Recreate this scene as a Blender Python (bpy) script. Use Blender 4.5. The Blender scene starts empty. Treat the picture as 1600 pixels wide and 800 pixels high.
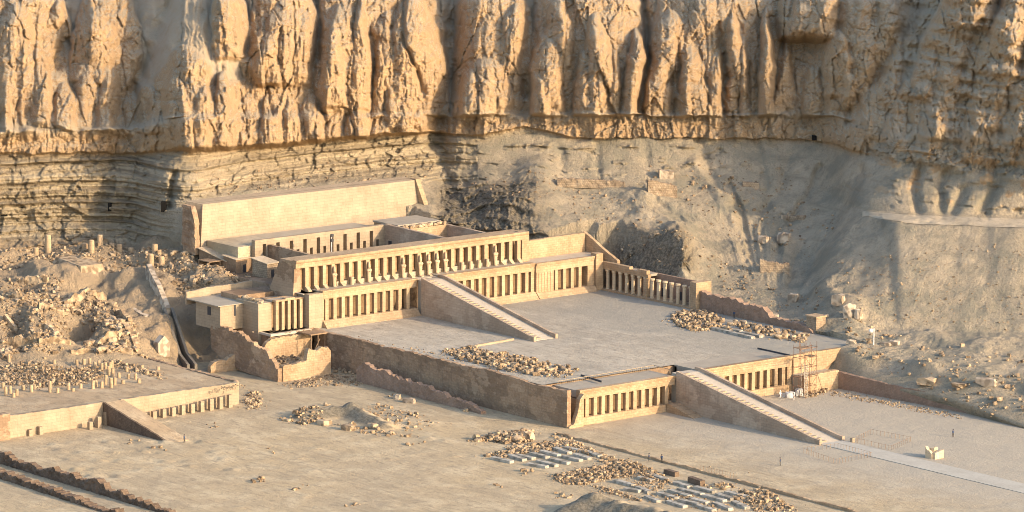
import bpy, bmesh, math, random
import numpy as np
from mathutils import Vector, Matrix

random.seed(7)
RNG = np.random.default_rng(11)
R = math.radians
scene = bpy.context.scene
COL = scene.collection

# ------------------------------------------------------------------ camera
CAM = np.array([737.47, -654.42, 200.71])
YAW, PITCH, ROLL, FPX = R(39.31), R(9.6), R(0.35), 7057.3      # focal length in units of a 1600 px wide frame
fw = np.array([-math.cos(YAW)*math.cos(PITCH), math.sin(YAW)*math.cos(PITCH), -math.sin(PITCH)])
rt0 = np.array([math.sin(YAW), math.cos(YAW), 0.0])
up0 = np.cross(rt0, fw)
rt = rt0*math.cos(ROLL) + up0*math.sin(ROLL)
up = -rt0*math.sin(ROLL) + up0*math.cos(ROLL)
cd = bpy.data.cameras.new('camera')
cd.sensor_width = 36.0
cd.lens = FPX/1600*36.0
cd.clip_start, cd.clip_end = 5.0, 6000.0
cam = bpy.data.objects.new('camera', cd)
COL.objects.link(cam)
cam.matrix_world = Matrix(((rt[0], up[0], -fw[0], CAM[0]), (rt[1], up[1], -fw[1], CAM[1]),
                           (rt[2], up[2], -fw[2], CAM[2]), (0, 0, 0, 1)))
scene.camera = cam

# ------------------------------------------------------------------ sky, sun, exposure
SUN_AZ, SUN_EL = R(19), R(18)          # azimuth from +X (out of the temple front) towards +Y (north)
SUN_STR, SKY_STR = 2.25, 0.15
w = bpy.data.worlds.new('World'); scene.world = w; w.use_nodes = True
nt = w.node_tree; nt.nodes.clear()
sky = nt.nodes.new('ShaderNodeTexSky'); sky.sky_type = 'NISHITA'; sky.sun_disc = False
sky.sun_elevation = SUN_EL; sky.sun_rotation = R(90) - SUN_AZ
sky.air_density, sky.dust_density = 1.0, 2.0
bg = nt.nodes.new('ShaderNodeBackground'); bg.inputs['Strength'].default_value = SKY_STR
wo = nt.nodes.new('ShaderNodeOutputWorld')
nt.links.new(sky.outputs[0], bg.inputs[0]); nt.links.new(bg.outputs[0], wo.inputs[0])
sd = bpy.data.lights.new('sun', 'SUN'); sd.energy = SUN_STR; sd.angle = R(0.6); sd.color = (1.0, 0.755, 0.475)
sun = bpy.data.objects.new('sun', sd); COL.objects.link(sun)
sv = Vector((math.cos(SUN_AZ)*math.cos(SUN_EL), math.sin(SUN_AZ)*math.cos(SUN_EL), math.sin(SUN_EL)))
sun.rotation_euler = sv.to_track_quat('Z', 'Y').to_euler()
scene.view_settings.view_transform = 'Standard'
scene.view_settings.look = 'None'
scene.view_settings.exposure = 1.46
scene.view_settings.gamma = 1.0
scene.cycles.filter_width = 0.95
scene.cycles.use_denoising = True

# ------------------------------------------------------------------ projections (places read off as ground positions)
def ray(u, v):
    return fw + rt*((u - 800)/FPX) - up*((v - 400)/FPX)
def at(u, v, z):
    d = ray(u, v); return CAM + d*((z - CAM[2])/d[2])
def onx(u, v, x):
    d = ray(u, v); return CAM + d*((x - CAM[0])/d[0])

# ------------------------------------------------------------------ numpy noise
_perm = np.random.default_rng(3).permutation(512)
_perm = np.concatenate([_perm, _perm, _perm])
_grad = np.random.default_rng(5).normal(size=(512, 3)); _grad /= np.linalg.norm(_grad, axis=1)[:, None]
def perlin(x, y, z):
    x, y, z = np.broadcast_arrays(np.asarray(x, float), np.asarray(y, float), np.asarray(z, float))
    xi, yi, zi = np.floor(x).astype(int), np.floor(y).astype(int), np.floor(z).astype(int)
    xf, yf, zf = x - xi, y - yi, z - zi
    f = lambda t: t*t*t*(t*(t*6 - 15) + 10)
    u, v, ww = f(xf), f(yf), f(zf)
    out = 0
    for dx in (0, 1):
        for dy in (0, 1):
            for dz in (0, 1):
                h = _perm[(_perm[(_perm[(xi + dx) & 511] + yi + dy) & 511] + zi + dz) & 511]
                g = _grad[h]
                out = out + (g[..., 0]*(xf - dx) + g[..., 1]*(yf - dy) + g[..., 2]*(zf - dz)) * \
                    (u if dx else 1 - u)*(v if dy else 1 - v)*(ww if dz else 1 - ww)
    return out*1.5
def fbm(x, y, z, o=4, g=0.5):
    a, s, t = 1.0, 0.0, 0.0
    for i in range(o):
        k = 2.03**i
        s = s + a*perlin(x*k + 17.3*i, y*k - 9.1*i, z*k + 3.7*i); t += a; a *= g
    return s/t
def ridged(x, y, z, o=4, g=0.5):
    a, s, t = 1.0, 0.0, 0.0
    for i in range(o):
        k = 2.07**i
        s = s + a*(1 - 2*np.abs(perlin(x*k + 7.3*i, y*k - 5.1*i, z*k + 1.7*i))); t += a; a *= g
    return s/t
def worley(x, y, seed=0):
    """(F1, F2, cell random) of a 2-d Voronoi pattern"""
    xi, yi = np.floor(x).astype(int), np.floor(y).astype(int)
    f1 = np.full(x.shape, 9.0); f2 = np.full(x.shape, 9.0); cid = np.zeros(x.shape)
    rr = np.random.default_rng(seed).random((512, 3))
    for dx in (-1, 0, 1):
        for dy in (-1, 0, 1):
            h = _perm[(_perm[(xi + dx) & 511] + yi + dy) & 511]
            d = np.hypot(xi + dx + rr[h, 0] - x, yi + dy + rr[h, 1] - y)
            c = rr[h, 2]
            m = d < f1
            f2 = np.where(m, f1, np.minimum(f2, d)); cid = np.where(m, c, cid); f1 = np.where(m, d, f1)
    return f1, f2, cid
def smooth(a, b, x):
    t = np.clip((x - a)/(b - a), 0, 1); return t*t*(3 - 2*t)

# ------------------------------------------------------------------ materials
def newmat(name, rough=0.9):
    m = bpy.data.materials.new(name); m.use_nodes = True
    n = m.node_tree.nodes; b = n['Principled BSDF']; b.inputs['Roughness'].default_value = rough
    b.inputs['Specular IOR Level'].default_value = 0.15
    return m, n, m.node_tree.links, b
def N(n, t, **k):
    x = n.new(t)
    for a, v in k.items(): setattr(x, a, v)
    return x
def mixc(n, l, fac, a, b, mode='MIX'):
    x = N(n, 'ShaderNodeMix', data_type='RGBA', blend_type=mode)
    for s, v in ((0, fac), (6, a), (7, b)):
        if isinstance(v, (int, float)): x.inputs[s].default_value = v
        elif isinstance(v, tuple): x.inputs[s].default_value = v + (1,) if len(v) == 3 else v
        else: l.new(v, x.inputs[s])
    return x.outputs[2]
def noise(n, l, vec, scale, detail=4, rough=0.55, dist=0.0):
    x = N(n, 'ShaderNodeTexNoise'); x.inputs['Scale'].default_value = scale
    x.inputs['Detail'].default_value = detail; x.inputs['Roughness'].default_value = rough
    x.inputs['Distortion'].default_value = dist
    l.new(vec, x.inputs['Vector']); return x.outputs['Fac']
def rng(n, l, v, a, b, c=0.0, d=1.0):
    x = N(n, 'ShaderNodeMapRange'); l.new(v, x.inputs[0])
    for i, q in enumerate((a, b, c, d)): x.inputs[i + 1].default_value = q
    return x.outputs[0]
def math_(n, l, op, a, b=None):
    x = N(n, 'ShaderNodeMath', operation=op)
    for i, q in enumerate((a, b)):
        if q is None: continue
        if isinstance(q, (int, float)): x.inputs[i].default_value = q
        else: l.new(q, x.inputs[i])
    return x.outputs[0]
def scaled(n, l, vec, s):
    x = N(n, 'ShaderNodeMapping'); x.inputs['Scale'].default_value = s; l.new(vec, x.inputs[0]); return x.outputs[0]
def bump(n, l, b, h, strength, dist):
    x = N(n, 'ShaderNodeBump'); x.inputs['Strength'].default_value = strength; x.inputs['Distance'].default_value = dist
    l.new(h, x.inputs['Height']); l.new(x.outputs[0], b.inputs['Normal'])

def stone_mat(name, base, dark, light, block=(1.3, 0.55), joint=0.35, blotch=0.35, rough=0.9, obj_random=False, bumps=0.5, patch=0.0, vary=0.0):
    """masonry or plaster: courses, blotches, streaks in real-world metres"""
    m, n, l, b = newmat(name, rough)
    pos = N(n, 'ShaderNodeNewGeometry').outputs['Position']
    sep = N(n, 'ShaderNodeSeparateXYZ'); l.new(pos, sep.inputs[0])
    su = math_(n, l, 'ADD', sep.outputs[0], sep.outputs[1])
    cmb = N(n, 'ShaderNodeCombineXYZ'); l.new(su, cmb.inputs[0]); l.new(sep.outputs[2], cmb.inputs[1])
    n1 = noise(n, l, pos, 0.22, 5, 0.6)
    n2 = noise(n, l, pos, 1.7, 5, 0.65)
    c = mixc(n, l, rng(n, l, n1, 0.38, 0.64), base, dark)
    c = mixc(n, l, math_(n, l, 'MULTIPLY', rng(n, l, n2, 0.5, 0.72), blotch*1.6), c, light)
    st = noise(n, l, scaled(n, l, pos, (1.2, 1.2, 0.16)), 1.0, 4, 0.6)
    c = mixc(n, l, math_(n, l, 'MULTIPLY', rng(n, l, st, 0.5, 0.75), blotch), c, tuple(0.62*q for q in dark))
    h = n2
    if patch:
        pn_ = noise(n, l, scaled(n, l, pos, (0.09, 0.09, 0.16)), 1.0, 5, 0.62)
        c = mixc(n, l, math_(n, l, 'MULTIPLY', rng(n, l, pn_, 0.50, 0.525), patch), c, tuple(0.74*q for q in dark))
        pn2 = noise(n, l, scaled(n, l, pos, (0.13, 0.13, 0.2)), 1.0, 4, 0.6)
        c = mixc(n, l, math_(n, l, 'MULTIPLY', rng(n, l, pn2, 0.56, 0.585), patch*0.8), c, light)
    if vary:
        ov = N(n, 'ShaderNodeObjectInfo')
        c = mixc(n, l, math_(n, l, 'MULTIPLY', ov.outputs['Random'], vary), c, dark)
    if block:
        br = N(n, 'ShaderNodeTexBrick'); l.new(cmb.outputs[0], br.inputs['Vector'])
        br.inputs['Scale'].default_value = 1.0
        br.inputs['Brick Width'].default_value = block[0]; br.inputs['Row Height'].default_value = block[1]
        br.inputs['Mortar Size'].default_value = 0.035; br.inputs['Mortar Smooth'].default_value = 0.4
        br.inputs['Color1'].default_value = (1, 1, 1, 1); br.inputs['Color2'].default_value = (0.78, 0.78, 0.78, 1)
        br.inputs['Mortar'].default_value = (0.45, 0.42, 0.4, 1)
        c = mixc(n, l, joint, c, mixc(n, l, 1.0, c, br.outputs['Color'], 'MULTIPLY'))
    if obj_random:
        oi = N(n, 'ShaderNodeObjectInfo')
        c = mixc(n, l, rng(n, l, oi.outputs['Random'], 0, 1, 0, 0.75), c, mixc(n, l, oi.outputs['Random'], dark, light))
        vv = noise(n, l, pos, 0.75, 1, 0.4)
        c = mixc(n, l, math_(n, l, 'MULTIPLY', rng(n, l, vv, 0.50, 0.60), 0.75), c, tuple(0.62*q for q in dark))
        c = mixc(n, l, math_(n, l, 'MULTIPLY', rng(n, l, vv, 0.45, 0.38), 0.6), c, light)
    l.new(c, b.inputs['Base Color'])
    bump(n, l, b, h, bumps, 0.25)
    return m

M = {}
M['lime'] = stone_mat('limestone masonry', (0.45, 0.32, 0.20), (0.35, 0.24, 0.145), (0.54, 0.415, 0.285), joint=0.6, patch=0.22)
M['pillar'] = stone_mat('limestone pillars', (0.47, 0.345, 0.22), (0.37, 0.265, 0.165), (0.56, 0.43, 0.30), block=(3.0, 1.1), joint=0.6, vary=0.7)
M['column'] = stone_mat('pale sandstone columns', (0.60, 0.47, 0.32), (0.50, 0.38, 0.25), (0.68, 0.55, 0.39), block=(3.0, 1.1), joint=0.5, vary=0.5)
M['statue'] = stone_mat('carved limestone', (0.46, 0.35, 0.235), (0.36, 0.265, 0.175), (0.54, 0.42, 0.30), block=None)
M['portico'] = stone_mat('portico wall darkened as shade', (0.23, 0.155, 0.095), (0.17, 0.115, 0.07), (0.30, 0.21, 0.135))  # interior shade put into the stone colour of inner row and back walls
M['inner'] = stone_mat('inner wall stone', (0.40, 0.27, 0.165), (0.28, 0.185, 0.115), (0.48, 0.34, 0.22))
M['cream'] = stone_mat('cream facing stone', (0.37, 0.29, 0.205), (0.31, 0.24, 0.165), (0.43, 0.345, 0.25), block=(2.2, 0.7), joint=0.5, blotch=0.25, bumps=0.3, patch=0.12)
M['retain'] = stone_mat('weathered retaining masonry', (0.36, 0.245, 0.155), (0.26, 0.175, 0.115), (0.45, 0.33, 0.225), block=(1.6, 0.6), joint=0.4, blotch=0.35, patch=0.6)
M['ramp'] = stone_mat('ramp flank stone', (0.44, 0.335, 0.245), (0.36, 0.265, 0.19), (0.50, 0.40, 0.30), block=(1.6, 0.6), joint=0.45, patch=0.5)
M['paving'] = stone_mat('pale stone paving', (0.47, 0.40, 0.315), (0.41, 0.345, 0.27), (0.53, 0.46, 0.37), block=None, bumps=0.2)
M['roofslab'] = stone_mat('grey roof slab', (0.35, 0.30, 0.235), (0.29, 0.25, 0.20), (0.41, 0.355, 0.28), block=None, blotch=0.2, bumps=0.15)
M['mud'] = stone_mat('mud brick', (0.17, 0.12, 0.085), (0.10, 0.07, 0.05), (0.26, 0.19, 0.135), block=(0.7, 0.32), joint=0.45)
M['mudwall'] = stone_mat('reddish mud brick wall', (0.315, 0.215, 0.155), (0.235, 0.16, 0.115), (0.38, 0.275, 0.205), block=(0.8, 0.35), joint=0.35)
M['rubble'] = stone_mat('rubble stone', (0.37, 0.265, 0.165), (0.24, 0.17, 0.11), (0.47, 0.36, 0.24), block=None, obj_random=True)
M['stone'] = stone_mat('loose block stone', (0.38, 0.275, 0.175), (0.25, 0.18, 0.12), (0.48, 0.37, 0.25), block=None, obj_random=True)
M['slab'] = stone_mat('grey slab stone', (0.36, 0.325, 0.27), (0.30, 0.265, 0.215), (0.45, 0.41, 0.345), block=None, obj_random=True)
M['dry'] = stone_mat('dry stone masonry', (0.40, 0.31, 0.215), (0.25, 0.185, 0.13), (0.50, 0.40, 0.28), block=(0.75, 0.45), joint=0.95)
M['boulder'] = stone_mat('boulder rock', (0.42, 0.335, 0.245), (0.31, 0.24, 0.175), (0.50, 0.41, 0.31), block=None, obj_random=True)
M['wood'] = stone_mat('weathered planks', (0.34, 0.235, 0.15), (0.24, 0.16, 0.10), (0.42, 0.31, 0.21), block=(0.25, 3.0), joint=0.6)
M['sheet'] = stone_mat('tan roofing sheet', (0.52, 0.41, 0.28), (0.44, 0.34, 0.23), (0.60, 0.49, 0.35), block=(2.0, 0.9), joint=0.4)
def plain(name, c, rough=0.7, metal=0.0):
    m, n, l, b = newmat(name, rough)
    pos = N(n, 'ShaderNodeNewGeometry').outputs['Position']
    f = noise(n, l, pos, 6.0, 3)
    l.new(mixc(n, l, f, tuple(q*0.8 for q in c), tuple(min(1, q*1.2) for q in c)), b.inputs['Base Color'])
    b.inputs['Metallic'].default_value = metal
    return m
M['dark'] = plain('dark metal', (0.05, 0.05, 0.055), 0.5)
M['opening_shade'] = plain('black stand-in for opening shade', (0.012, 0.011, 0.010), 1.0)  # black colour stands in for the shade inside the cliff openings
M['rust'] = plain('rusty scaffold steel', (0.20, 0.12, 0.08), 0.7)
M['white'] = plain('white paint', (0.72, 0.70, 0.66), 0.6)
M['tarp'] = plain('white sheeting', (0.48, 0.47, 0.45), 0.8)
M['skin'] = plain('skin', (0.25, 0.14, 0.085), 0.6)
M['robe'] = plain('pale robe cloth', (0.62, 0.60, 0.56), 0.9)
M['shirt'] = plain('dark blue cloth', (0.05, 0.07, 0.12), 0.9)
M['trouser'] = plain('dark trousers cloth', (0.06, 0.055, 0.05), 0.9)
M['channel'] = stone_mat('dark channel stone', (0.20, 0.175, 0.14), (0.13, 0.115, 0.10), (0.27, 0.23, 0.18), block=(0.8, 0.4), joint=0.4)

def sand_mat(name, warm, grey, pale, court=False, far=None):
    m, n, l, b = newmat(name, 0.95)
    pos = N(n, 'ShaderNodeNewGeometry').outputs['Position']
    big = noise(n, l, pos, 0.022, 4, 0.55)
    mid = noise(n, l, pos, 0.13, 5, 0.6)
    tr = noise(n, l, scaled(n, l, pos, (0.035, 0.42, 0.3)), 1.0, 4, 0.6, 0.5)
    fine = noise(n, l, pos, 1.6, 6, 0.7)
    c = mixc(n, l, rng(n, l, big, 0.35, 0.65), warm, grey)
    c = mixc(n, l, math_(n, l, 'MULTIPLY', rng(n, l, mid, 0.47, 0.62), 0.85), c, pale)
    drk = noise(n, l, scaled(n, l, pos, (0.07, 0.12, 0.1)), 1.0, 5, 0.62)
    c = mixc(n, l, math_(n, l, 'MULTIPLY', rng(n, l, drk, 0.54, 0.64), 0.5), c, tuple(q*0.78 for q in grey))
    c = mixc(n, l, math_(n, l, 'MULTIPLY', rng(n, l, tr, 0.52, 0.72), 0.55), c, tuple(q*0.78 for q in grey))
    c = mixc(n, l, math_(n, l, 'MULTIPLY', rng(n, l, fine, 0.54, 0.74), 0.6), c, tuple(q*0.60 for q in warm))
    med = noise(n, l, scaled(n, l, pos, (0.35, 0.75, 0.5)), 1.0, 5, 0.7)
    c = mixc(n, l, math_(n, l, 'MULTIPLY', rng(n, l, med, 0.51, 0.64), 0.7), c, tuple(q*0.68 for q in grey))
    wv = N(n, 'ShaderNodeTexNoise', noise_dimensions='3D'); wv.inputs['Scale'].default_value = 1.0; wv.inputs['Detail'].default_value = 2
    mp = N(n, 'ShaderNodeMapping'); mp.inputs['Rotation'].default_value = (0, 0, R(-24)); mp.inputs['Scale'].default_value = (0.02, 1.1, 0.1); l.new(pos, mp.inputs[0]); l.new(mp.outputs[0], wv.inputs['Vector'])
    c = mixc(n, l, math_(n, l, 'MULTIPLY', math_(n, l, 'MULTIPLY', rng(n, l, wv.outputs['Fac'], 0.56, 0.68), rng(n, l, big, 0.42, 0.6)), 0.6), c, tuple(q*0.7 for q in warm))
    if far:                                    # darker trodden gravel on the north side of the court
        sep = N(n, 'ShaderNodeSeparateXYZ'); l.new(pos, sep.inputs[0])
        fy = math_(n, l, 'ADD', sep.outputs[1], math_(n, l, 'MULTIPLY', math_(n, l, 'SUBTRACT', noise(n, l, pos, 0.06, 4, 0.6), 0.5), 60.0))
        c = mixc(n, l, math_(n, l, 'MULTIPLY', rng(n, l, fy, 12, 34), 0.75), c, far)
    if court:                                  # trodden grey surface of the walled court in front of the temple
        sep = N(n, 'ShaderNodeSeparateXYZ'); l.new(pos, sep.inputs[0])
        wob = math_(n, l, 'MULTIPLY', math_(n, l, 'SUBTRACT', mid, 0.5), 22.0)
        yy = math_(n, l, 'ADD', sep.outputs[1], wob)
        f = rng(n, l, yy, -36, -8)
        c = mixc(n, l, math_(n, l, 'MULTIPLY', f, 0.8), c, (0.375, 0.33, 0.265))
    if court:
        da = N(n, 'ShaderNodeAttribute', attribute_name='dark').outputs['Fac']  # dark spoil, and shade painted on the south flanks of the banks
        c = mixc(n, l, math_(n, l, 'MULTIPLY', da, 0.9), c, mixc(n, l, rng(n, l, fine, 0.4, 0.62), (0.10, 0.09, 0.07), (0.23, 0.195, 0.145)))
    l.new(c, b.inputs['Base Color'])
    bump(n, l, b, math_(n, l, 'ADD', fine, math_(n, l, 'MULTIPLY', mid, 2.0)), 0.6, 0.35)
    return m
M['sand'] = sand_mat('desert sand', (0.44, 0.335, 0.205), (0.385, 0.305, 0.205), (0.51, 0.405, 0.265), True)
M['pathstone'] = stone_mat('pale path paving', (0.43, 0.395, 0.335), (0.38, 0.345, 0.29), (0.48, 0.44, 0.37), block=None, bumps=0.2)
M['warm'] = sand_mat('warm terrace earth', (0.41, 0.30, 0.185), (0.36, 0.265, 0.17), (0.46, 0.355, 0.235))
M['court'] = sand_mat('court gravel', (0.41, 0.35, 0.27), (0.36, 0.315, 0.25), (0.46, 0.395, 0.31), far=(0.29, 0.265, 0.22))
M['gravel'] = sand_mat('dark gravel', (0.30, 0.235, 0.17), (0.24, 0.195, 0.15), (0.37, 0.30, 0.225))

def hill_mat():
    m, n, l, b = newmat('desert rock', 0.95)
    g = N(n, 'ShaderNodeNewGeometry'); pos = g.outputs['Position']
    at_ = N(n, 'ShaderNodeAttribute', attribute_name='rock').outputs['Fac']
    shale = N(n, 'ShaderNodeAttribute', attribute_name='shale').outputs['Fac']
    nz = N(n, 'ShaderNodeSeparateXYZ'); l.new(g.outputs['True Normal'], nz.inputs[0])
    sz = N(n, 'ShaderNodeSeparateXYZ'); l.new(pos, sz.inputs[0])
    big = noise(n, l, pos, 0.035, 5, 0.6)
    mid = noise(n, l, pos, 0.28, 6, 0.65)
    fine = noise(n, l, pos, 1.5, 6, 0.7)
    # rock: orange-tan limestone, paler and browner patches
    rock = mixc(n, l, rng(n, l, big, 0.35, 0.65), (0.49, 0.33, 0.185), (0.42, 0.29, 0.17))
    rock = mixc(n, l, math_(n, l, 'MULTIPLY', rng(n, l, mid, 0.5, 0.7), 0.75), rock, (0.57, 0.405, 0.25))
    rock = mixc(n, l, math_(n, l, 'MULTIPLY', rng(n, l, fine, 0.52, 0.72), 0.75), rock, (0.28, 0.185, 0.115))
    stn = noise(n, l, scaled(n, l, pos, (0.35, 0.35, 0.06)), 1.0, 5, 0.65)
    rock = mixc(n, l, math_(n, l, 'MULTIPLY', rng(n, l, stn, 0.5, 0.68), 0.55), rock, (0.33, 0.225, 0.14))
    sdy = N(n, 'ShaderNodeAttribute', attribute_name='sandy').outputs['Fac']
    rock = mixc(n, l, math_(n, l, 'MULTIPLY', sdy, rng(n, l, mid, 0.3, 0.55, 0.55, 1.0)), rock, (0.46, 0.375, 0.27))
    # shale / talus: grey-beige, thin horizontal beds
    wob = math_(n, l, 'MULTIPLY', big, 1.6)
    zz = math_(n, l, 'ADD', sz.outputs[2], wob)
    cz = N(n, 'ShaderNodeCombineXYZ'); l.new(zz, cz.inputs[2])
    l.new(math_(n, l, 'MULTIPLY', sz.outputs[0], 0.02), cz.inputs[0]); l.new(math_(n, l, 'MULTIPLY', sz.outputs[1], 0.02), cz.inputs[1])
    beds = noise(n, l, cz.outputs[0], 1.1, 4, 0.7)
    sh = mixc(n, l, rng(n, l, beds, 0.4, 0.62), (0.23, 0.185, 0.13), (0.46, 0.38, 0.265))
    sh = mixc(n, l, math_(n, l, 'MULTIPLY', rng(n, l, fine, 0.52, 0.72), 0.6), sh, (0.24, 0.195, 0.145))
    tal = mixc(n, l, rng(n, l, mid, 0.35, 0.65), (0.44, 0.355, 0.25), (0.36, 0.31, 0.23))
    spk = noise(n, l, pos, 2.6, 4, 0.75)
    tal = mixc(n, l, math_(n, l, 'MULTIPLY', rng(n, l, spk, 0.55, 0.66), 0.7), tal, (0.17, 0.14, 0.10))
    tal = mixc(n, l, math_(n, l, 'MULTIPLY', rng(n, l, spk, 0.43, 0.36), 0.6), tal, (0.52, 0.43, 0.31))
    tal = mixc(n, l, math_(n, l, 'MULTIPLY', rng(n, l, fine, 0.56, 0.74), 0.6), tal, (0.22, 0.18, 0.13))
    tal = mixc(n, l, math_(n, l, 'MULTIPLY', rng(n, l, big, 0.5, 0.7), 0.6), tal, (0.45, 0.355, 0.245))
    med = noise(n, l, pos, 0.11, 5, 0.62)
    tal = mixc(n, l, math_(n, l, 'MULTIPLY', rng(n, l, med, 0.50, 0.60), 0.75), tal, (0.27, 0.245, 0.185))
    tal = mixc(n, l, math_(n, l, 'MULTIPLY', rng(n, l, med, 0.45, 0.38), 0.6), tal, (0.50, 0.405, 0.29))
    strk = noise(n, l, scaled(n, l, pos, (0.5, 0.5, 0.07)), 1.0, 5, 0.65)
    tal = mixc(n, l, math_(n, l, 'MULTIPLY', rng(n, l, strk, 0.53, 0.66), 0.6), tal, (0.25, 0.215, 0.16))
    low = mixc(n, l, shale, tal, sh)
    earth = N(n, 'ShaderNodeAttribute', attribute_name='earth').outputs['Fac']
    dk = N(n, 'ShaderNodeAttribute', attribute_name='darkrock').outputs['Fac']
    ea = mixc(n, l, rng(n, l, mid, 0.38, 0.62), (0.40, 0.295, 0.19), (0.30, 0.225, 0.15))
    low = mixc(n, l, math_(n, l, 'MULTIPLY', earth, 0.85), low, ea)
    dkc = mixc(n, l, rng(n, l, fine, 0.42, 0.62), (0.10, 0.085, 0.065), (0.27, 0.225, 0.165))
    low = mixc(n, l, math_(n, l, 'MULTIPLY', dk, 0.9), low, dkc)
    c = mixc(n, l, at_, low, rock)
    # loose sand settles wherever the rock is flat enough to hold it
    fl = math_(n, l, 'ADD', nz.outputs[2], math_(n, l, 'MULTIPLY', math_(n, l, 'SUBTRACT', mid, 0.5), 0.5))
    sand = mixc(n, l, rng(n, l, fine, 0.45, 0.7), (0.47, 0.375, 0.26), (0.40, 0.32, 0.225))
    c = mixc(n, l, math_(n, l, 'MULTIPLY', rng(n, l, fl, 0.72, 0.90), at_), c, sand)
    l.new(c, b.inputs['Base Color'])
    hh = math_(n, l, 'ADD', math_(n, l, 'ADD', fine, math_(n, l, 'MULTIPLY', spk, 0.6)), math_(n, l, 'MULTIPLY', mid, 1.5))
    bump(n, l, b, hh, 1.0, 0.8)
    return m
M['hill'] = hill_mat()
M['track'] = sand_mat('pale track sand', (0.46, 0.37, 0.26), (0.41, 0.335, 0.24), (0.52, 0.42, 0.30))

# ------------------------------------------------------------------ mesh helpers
class MB:
    def __init__(self): self.v, self.f = [], []
    def add(self, vs, fs):
        o = len(self.v); self.v += [tuple(map(float, p)) for p in vs]; self.f += [tuple(i + o for i in q) for q in fs]
    def hexa(self, p):
        self.add(p, [(0, 3, 2, 1), (4, 5, 6, 7), (0, 1, 5, 4), (1, 2, 6, 5), (2, 3, 7, 6), (3, 0, 4, 7)])
    def box(self, x0, x1, y0, y1, z0, z1):
        self.hexa([(x0, y0, z0), (x1, y0, z0), (x1, y1, z0), (x0, y1, z0), (x0, y0, z1), (x1, y0, z1), (x1, y1, z1), (x0, y1, z1)])
    def taper(self, x0, x1, y0, y1, z0, z1, k):
        cx, cy = (x0 + x1)/2, (y0 + y1)/2
        q = lambda x, y: (cx + (x - cx)*k, cy + (y - cy)*k)
        self.hexa([(x0, y0, z0), (x1, y0, z0), (x1, y1, z0), (x0, y1, z0)] + [q(a, b) + (z1,) for a, b in ((x0, y0), (x1, y0), (x1, y1), (x0, y1))])
    def prism_y(self, poly, y0, y1):          # poly in (x, z), counter-clockwise seen from -y
        n = len(poly)
        self.add([(x, y0, z) for x, z in poly] + [(x, y1, z) for x, z in poly],
                 [tuple(range(n)), tuple(range(2*n - 1, n - 1, -1))] + [(i, n + i, n + (i + 1) % n, (i + 1) % n) for i in range(n)])
    def prism_x(self, poly, x0, x1):          # poly in (y, z)
        n = len(poly)
        self.add([(x1, y, z) for y, z in poly] + [(x0, y, z) for y, z in poly],
                 [tuple(range(n)), tuple(range(2*n - 1, n - 1, -1))] + [(i, n + i, n + (i + 1) % n, (i + 1) % n) for i in range(n)])
    def tube(self, a, b, r0, r1=None, n=8):
        r1 = r0 if r1 is None else r1
        a, b = np.array(a, float), np.array(b, float); d = b - a; d /= np.linalg.norm(d)
        s = np.cross(d, (0, 0, 1.0)) if abs(d[2]) < 0.95 else np.cross(d, (1.0, 0, 0)); s /= np.linalg.norm(s); t = np.cross(d, s)
        vs = []
        for c, r in ((a, r0), (b, r1)):
            vs += [c + r*(math.cos(6.28319*i/n)*s + math.sin(6.28319*i/n)*t) for i in range(n)]
        self.add(vs, [tuple(range(n))[::-1], tuple(range(n, 2*n))] + [(i, (i + 1) % n, n + (i + 1) % n, n + i) for i in range(n)])
    def lathe(self, c, prof, n=12):           # prof: (radius, z)
        vs = []
        for r, z in prof: vs += [(c[0] + r*math.cos(6.28319*i/n), c[1] + r*math.sin(6.28319*i/n), c[2] + z) for i in range(n)]
        k = len(prof)
        fs = [tuple(range(n))[::-1], tuple(range((k - 1)*n, k*n))]
        for j in range(k - 1): fs += [(j*n + i, j*n + (i + 1) % n, (j + 1)*n + (i + 1) % n, (j + 1)*n + i) for i in range(n)]
        self.add(vs, fs)
    def rock(self, c, s, rot=0.0, seed=0, boxy=0.5):
        """an irregular stone: a subdivided box pulled part of the way to an ellipsoid, roughened"""
        vs, fs = ROCKS[seed % len(ROCKS)]
        cr, sr = math.cos(rot), math.sin(rot)
        self.add([(c[0] + cr*x*s[0] - sr*y*s[1], c[1] + sr*x*s[0] + cr*y*s[1], c[2] + z*s[2]) for x, y, z in vs], fs)
    def mesh(self, name):
        me = bpy.data.meshes.new(name); me.from_pydata(self.v, [], self.f); me.update(); return me
    def build(self, name, mat, parent=None, **k):
        return link(name, self.mesh(name), mat, parent, **k)

def link(name, me, mat, parent=None, label=None, cat=None, group=None, kind=None, smooth=False):
    o = bpy.data.objects.new(name, me); COL.objects.link(o)
    if mat is not None:
        if not me.materials: me.materials.append(mat)
        elif me.materials[0] != mat: o.material_slots[0].link = 'OBJECT'; o.material_slots[0].material = mat
    if smooth: me.polygons.foreach_set('use_smooth', [True]*len(me.polygons))
    if parent is not None:
        o.parent = parent
        if parent.type == 'EMPTY' and parent.location.length > 0:
            o.matrix_parent_inverse = Matrix.Translation(-parent.location)
        elif parent.parent is not None and parent.parent.type == 'EMPTY':
            pass
    tag(o, label, cat, group, kind)
    return o
def tag(o, label=None, cat=None, group=None, kind=None):
    if label: o['label'] = label
    if cat: o['category'] = cat
    if group: o['group'] = group
    if kind: o['kind'] = kind
    elif cat: o['kind'] = 'thing'
    return o
def thing(name, label, cat, loc=(0, 0, 0), group=None):
    o = bpy.data.objects.new(name, None); COL.objects.link(o); o.location = loc; o.empty_display_size = 1
    return tag(o, label, cat, group)

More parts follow.
